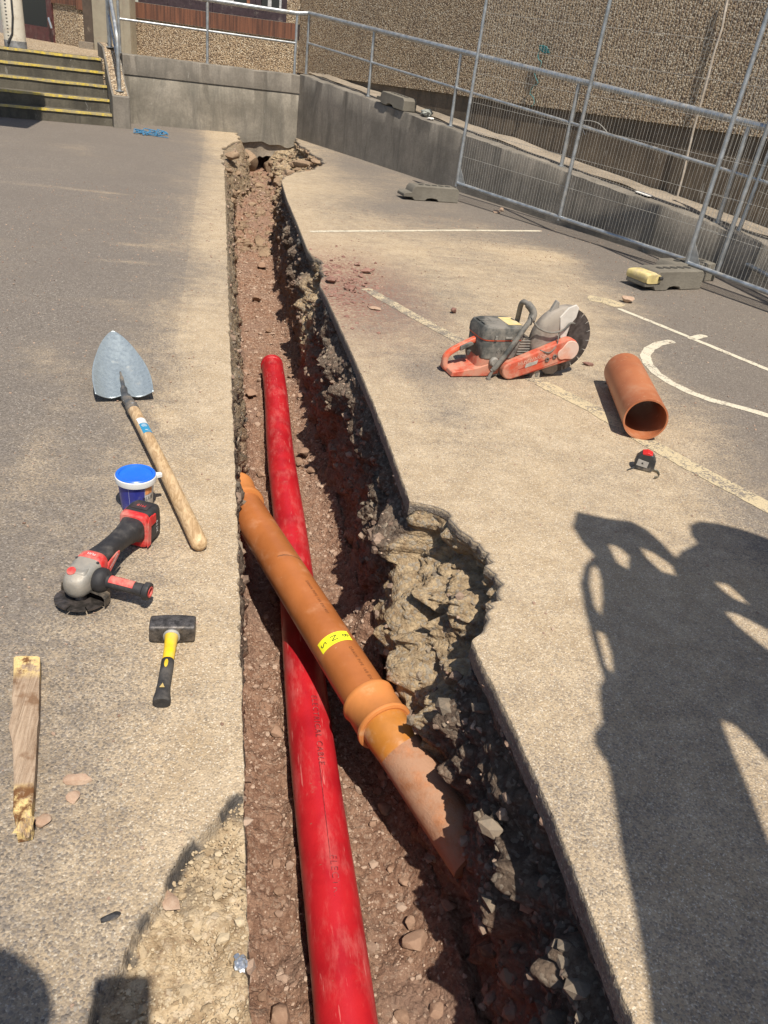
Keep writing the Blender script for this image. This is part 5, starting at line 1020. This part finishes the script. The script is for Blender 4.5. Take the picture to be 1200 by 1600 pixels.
bw = onplane(672, 194, Cc+nr_*.1, nr_); s_ = float(np.dot(bw[:2]-Cc, dr_)); crumple('white_scrap', rp(s_, .10, rz(s_)), .05, simple('white_card', (.72, .70, .66)), 9, 'white scrap on the wall top between the grey rag and a railing post', 'scrap', .3)
p = onplane(905, 190, Cc+nr_*.14, nr_); wt = thing('cable_tie', 'loose bent wire tied to the mid rail behind the fence', 'wire', p)
m = MB(); e = Vector((dr_[0], dr_[1], -.06)); m.tube(smoothpath([(0, 0, 0), e*.10+Z3*.03, e*.25+Z3*.035, e*.36+Z3*.0, e*.42-Z3*.04, e*.3-Z3*.03, e*.05-Z3*.02, e*.12-Z3*.10], 5), .004, 6); m.build('wire', M_WIRE, wt)

# ------------------------------------------------------------------ WHO AND WHAT STANDS BEHIND THE CAMERA (their shadows reach the yard)
# a mini digger with its boom raised over the right-hand side
boom_pix = [[(1024, 1660), (1011, 1530), (993, 1430), (971, 1330), (956, 1230), (948, 1190), (929, 1162), (927, 1145), (940, 1130), (936, 1090), (935, 1072), (943, 1062), (925, 1000), (912, 950), (906, 910), (912, 885), (928, 868), (908, 845), (894, 822), (900, 800), (925, 806), (955, 812), (985, 815), (1010, 828), (1035, 850), (1055, 872), (1064, 862), (1080, 854), (1090, 848), (1079, 835), (1077, 821), (1090, 815), (1120, 818), (1160, 828), (1200, 842), (1300, 870), (1300, 990), (1230, 1000), (1200, 984), (1170, 968), (1150, 958), (1132, 956), (1150, 976), (1180, 1001), (1200, 1016), (1300, 1090), (1300, 1270), (1240, 1230), (1200, 1188), (1170, 1152), (1145, 1130), (1126, 1124), (1140, 1162), (1165, 1222), (1186, 1275), (1200, 1312), (1240, 1420), (1300, 1560), (1300, 1700)],
            [(950, 850), (966, 854), (982, 868), (980, 890), (964, 880)], [(1000, 855), (1020, 863), (1048, 882), (1056, 900), (1034, 894), (1010, 872)],
            [(924, 888), (932, 884), (938, 905), (940, 935), (938, 962), (930, 950), (922, 915)], [(932, 985), (944, 990), (954, 1020), (957, 1052), (948, 1045)], [(1116, 909), (1136, 912), (1154, 928), (1172, 946), (1150, 938), (1130, 924)]]
dg = thing('mini_digger', 'mini digger behind the viewer with its boom raised, known in the photo by its shadow', 'digger', (2.6, -2.2, 0))
cu = bpy.data.curves.new('boom', 'CURVE'); cu.dimensions = '2D'; cu.fill_mode = 'BOTH'; cu.extrude = .03
sh = SUN/(-SUN[2])
def lift(u, v):
    g = G(u, v); z = 1.75+.50*(g[1]-.5); return np.array([g[0]-sh[0]*z, g[1]-sh[1]*z, z])
o0 = lift(1000, 1200); ex = nrm(lift(1200, 1200)-o0); en_ = nrm(np.cross(ex, lift(1000, 900)-o0)); ey = np.cross(en_, ex)
for sp_ in boom_pix:
    sl_ = cu.splines.new('POLY'); sl_.points.add(len(sp_)-1); sl_.use_cyclic_u = True
    for i, (u, v) in enumerate(sp_):
        d = lift(u, v)-o0; sl_.points[i].co = (d.dot(ex), d.dot(ey), 0, 1)
tmp = bpy.data.objects.new('tmp', cu); C.objects.link(tmp); bpy.context.view_layer.update(); me = bpy.data.meshes.new_from_object(tmp.evaluated_get(bpy.context.evaluated_depsgraph_get())); bpy.data.objects.remove(tmp)
M_DG = simple('digger_orange', (.55, .22, .03), .5, 0, .15, 10, .4); me.materials.append(M_DG)
o = link('boom', me, dg); o.matrix_parent_inverse = Matrix.Translation(-Vector(dg.location)); o.matrix_basis = Matrix(((ex[0], ey[0], en_[0], o0[0]), (ex[1], ey[1], en_[1], o0[1]), (ex[2], ey[2], en_[2], o0[2]), (0, 0, 0, 1)))
lo = lift(1250, 1650)
m = MB(); m.tube([(lo[0]-2.6+.1, lo[1]+2.2, lo[2]-.05), (.1, .9, 1.5), (0, .3, .9)], [.14, .15, .16], 12); m.build('boom_foot', M_DG, dg)
for x in (-.45, .45): m = MB(); m.prism(stad(-.55, .2, .2, .55, .2, .2), -.13, .13, Matrix.Translation((x, -.3, 0)) @ Matrix.Rotation(R(90), 4, 'Z') @ RX); m.build('track', simple('track_rubber', (.03, .03, .03), .8), dg)
m = MB(); m.loft([sec((0, -.3, z), w_, d_, 5, 28, (1, 0, 0), (0, 1, 0)) for z, w_, d_ in ((.42, 1.0, 1.2), (.5, 1.1, 1.4), (1.0, 1.1, 1.4), (1.1, 1.0, 1.3))]); m.build('engine_deck', M_DG, dg)
m = MB()
for x in (-.45, .45):
    for y in (-.75, .25): m.tube([(x, y, 1.05), (x, y, 2.3)], .03, 8)
m.box((0, -.25, 2.33), (1.05, 1.15, .05)); m.build('canopy', M_DG, dg)
# the photographer
bm = bmesh.new(); sl_ = bm.verts.layers.skin.verify(); VV_ = {}
def jv(n, p, r): v = bm.verts.new(p); v[sl_].radius = (r, r*(.8 if n in ('pel', 'spn', 'chs') else 1)); VV_[n] = v; return v
HX, HY = -.235, -.13
for n_, p, r in [('pel', (-.30, -.40, .92), .155), ('spn', (-.30, -.38, 1.08), .135), ('chs', (-.29, -.34, 1.28), .165), ('nck', (-.27, -.27, 1.44), .058), ('hd0', (HX-.01, HY-.06, 1.50), .075), ('hd1', (HX, HY-.03, 1.56), .092), ('hd2', (HX, HY-.03, 1.63), .085),
                 ('shR', (-.13, -.33, 1.37), .062), ('elR', (-.06, -.24, 1.14), .046), ('wrR', (-.055, -.075, 1.265), .030), ('shL', (-.45, -.33, 1.37), .062), ('elL', (-.50, -.36, 1.10), .046), ('wrL', (-.47, -.26, .88), .030), ('haL', (-.46, -.24, .80), .034),
                 ('hiR', (-.20, -.40, .88), .095), ('knR', (-.19, -.36, .48), .062), ('anR', (-.19, -.42, .08), .042), ('toR', (-.18, -.26, .035), .040), ('hiL', (-.40, -.40, .88), .095), ('knL', (-.41, -.36, .48), .062), ('anL', (-.41, -.42, .08), .042), ('toL', (-.42, -.26, .035), .040)]: jv(n_, p, r)
VV_['pel'][sl_].use_root = True
for a, b in [('pel', 'spn'), ('spn', 'chs'), ('chs', 'nck'), ('nck', 'hd0'), ('hd0', 'hd1'), ('hd1', 'hd2'), ('chs', 'shR'), ('shR', 'elR'), ('elR', 'wrR'), ('chs', 'shL'), ('shL', 'elL'), ('elL', 'wrL'), ('wrL', 'haL'), ('pel', 'hiR'), ('hiR', 'knR'), ('knR', 'anR'), ('anR', 'toR'), ('pel', 'hiL'), ('hiL', 'knL'), ('knL', 'anL'), ('anL', 'toL')]: bm.edges.new((VV_[a], VV_[b]))
# right hand: palm and five fingers gripping the phone's edge
jv('pal', (-.055, -.045, 1.290), .026); bm.edges.new((VV_['wrR'], VV_['pal']))
for i in range(4):
    q = jv('f%d' % i, (-.066-.001*i, -.030+.004*i, 1.283+.018*i), .0095); q2 = jv('g%d' % i, (-.074, -.016+.006*i, 1.290+.019*i), .0085); q3 = jv('h%d' % i, (-.066, -.002+.007*i, 1.296+.018*i), .0075)
    bm.edges.new((VV_['pal'], q)); bm.edges.new((q, q2)); bm.edges.new((q2, q3))
q = jv('t0', (-.035, -.045, 1.305), .0105); q2 = jv('t1', (-.028, -.036, 1.335), .009); bm.edges.new((VV_['pal'], q)); bm.edges.new((q, q2))
t = NT('clothed_body'); x_, y_, z_ = t.sep(t.co); c = t.mix(t.noise(14, 5), (.035, .045, .085), (.06, .075, .12))
c = t.mix(t.rng(z_, .93, .935), t.mix(t.noise(20, 5), (.05, .048, .045), (.09, .085, .075)), c); c = t.mix(t.math('SUBTRACT', 1, t.rng(z_, .115, .12)), c, (.11, .07, .04)); SK = (.50, .30, .21); c = t.mix(t.rng(z_, 1.435, 1.44), c, SK)
for hx, hy, hz, hr_ in ((-.055, -.030, 1.305, .075), (-.46, -.24, .80, .07)):
    dv = t.n('ShaderNodeVectorMath', operation='DISTANCE'); t.put(dv.inputs[0], t.co); dv.inputs[1].default_value = (hx, hy, hz); c = t.mix(t.math('LESS_THAN', dv.outputs['Value'], hr_), c, SK)
M_BODY = t.end(c, .8, t.bump(t.noise(25, 5), .006)); me = bpy.data.meshes.new('body'); bm.to_mesh(me); bm.free(); me.materials.append(M_BODY)
pr = thing('person', 'person in dark work clothes and hard hat holding up a phone', 'person', (-.30, -.40, 0))
o = link('body', me, pr); o.matrix_parent_inverse = Matrix.Translation(-Vector(pr.location)); md = o.modifiers.new('skin', 'SKIN'); md.use_smooth_shade = True; o.modifiers.new('sub', 'SUBSURF').render_levels = 1
m = MB(); m.lathe([(.118, 0), (.104, .006), (.102, .03), (.090, .075), (.055, .105), (0, .115)], 24, Matrix.Translation((HX+.30, HY+.37, 1.575))); m.build('hard_hat', simple('white_hat', (.7, .7, .7), .4), pr)
M_SK = simple('skin', (.50, .30, .21), .6, 0, .06, 20); M_HR = simple('hair', (.05, .03, .02), .8, 0, .3, 60); hc_ = Vector((HX+.30, HY+.37, 1.565))
m = MB(); m.loft([sec(hc_+Vector((0, .082+d_, z)), w_, .010, 2, 12) for z, w_, d_ in ((.02, .014, -.006), (-.005, .020, .008), (-.022, .032, .012), (-.030, .026, .0))]); m.build('nose', M_SK, pr)
for x in (-.088, .088): m = MB(); m.loft([sec(hc_+Vector((x*k, -.01, -.005)), .034*q, .058*q, 2, 14, (0, 1, 0), (0, 0, 1)) for k, q in ((.92, .9), (1.05, 1), (1.12, .7))]); m.build('ear', M_SK, pr)
for x in (-.032, .032): m = MB(); m.lathe([(0, 0), (.011, .001), (.008, .006), (0, .008)], 14, frame(hc_+Vector((x, .082, .005)), (0, 1, 0))); m.build('eye', simple('eye_white', (.7, .7, .7), .3, 0, .03), pr)
m = MB(); m.loft([sec(hc_+Vector((0, .078+d_, z)), .048, .012, 2, 14, (1, 0, 0), (0, 0, 1)) for z, d_ in ((-.058, .0), (-.058, .006))]); m.build('mouth', simple('lips', (.42, .16, .13), .5), pr)
m = MB(); m.lathe([(.060, -.055), (.088, -.045), (.098, -.01), (.097, .025), (.085, .03)], 24, Matrix.Translation(hc_+Vector((0, -.022, 0)))); m.build('hair', M_HR, pr)
ph = thing('phone', 'black phone held up by the person behind the viewer', 'phone', (0, 0, 0))
ph.matrix_world = Matrix(((AX[0], -AX[1], -AX[2], 0), (AY[0], -AY[1], -AY[2], 0), (AZ[0], -AZ[1], -AZ[2], CAMH), (0, 0, 0, 1)))
m = MB(); m.loft([sec((-.026, -.062, z), .078*k, .160*k, 9, 40, (1, 0, 0), (0, 1, 0)) for z, k in ((.004, .97), (.006, 1), (.011, 1), (.013, .97))]); m.build('case', simple('phone_black', (.02, .02, .02), .3), ph)
# unseen shelter, added left of the frame to cast the shadow on the steps
gz = thing('shadow_caster', 'unseen flat topped shelter on posts, added outside the left edge to shade the steps', 'shelter', (-4.6, 11.0, 0))
m = MB(); m.box((.55, -.40, 2.65), (3.82, 1.36, .10)); m.build('roof', simple('caster_grey', (.2, .22, .22), .6), gz, bevel=.02)
for x, y in ((-1.2, -.9), (.35, -.9), (-1.2, .1)): m = MB(); m.tube([(x, y, 0), (x, y, 2.6)], .04); m.build('post', M_GALV, gz)
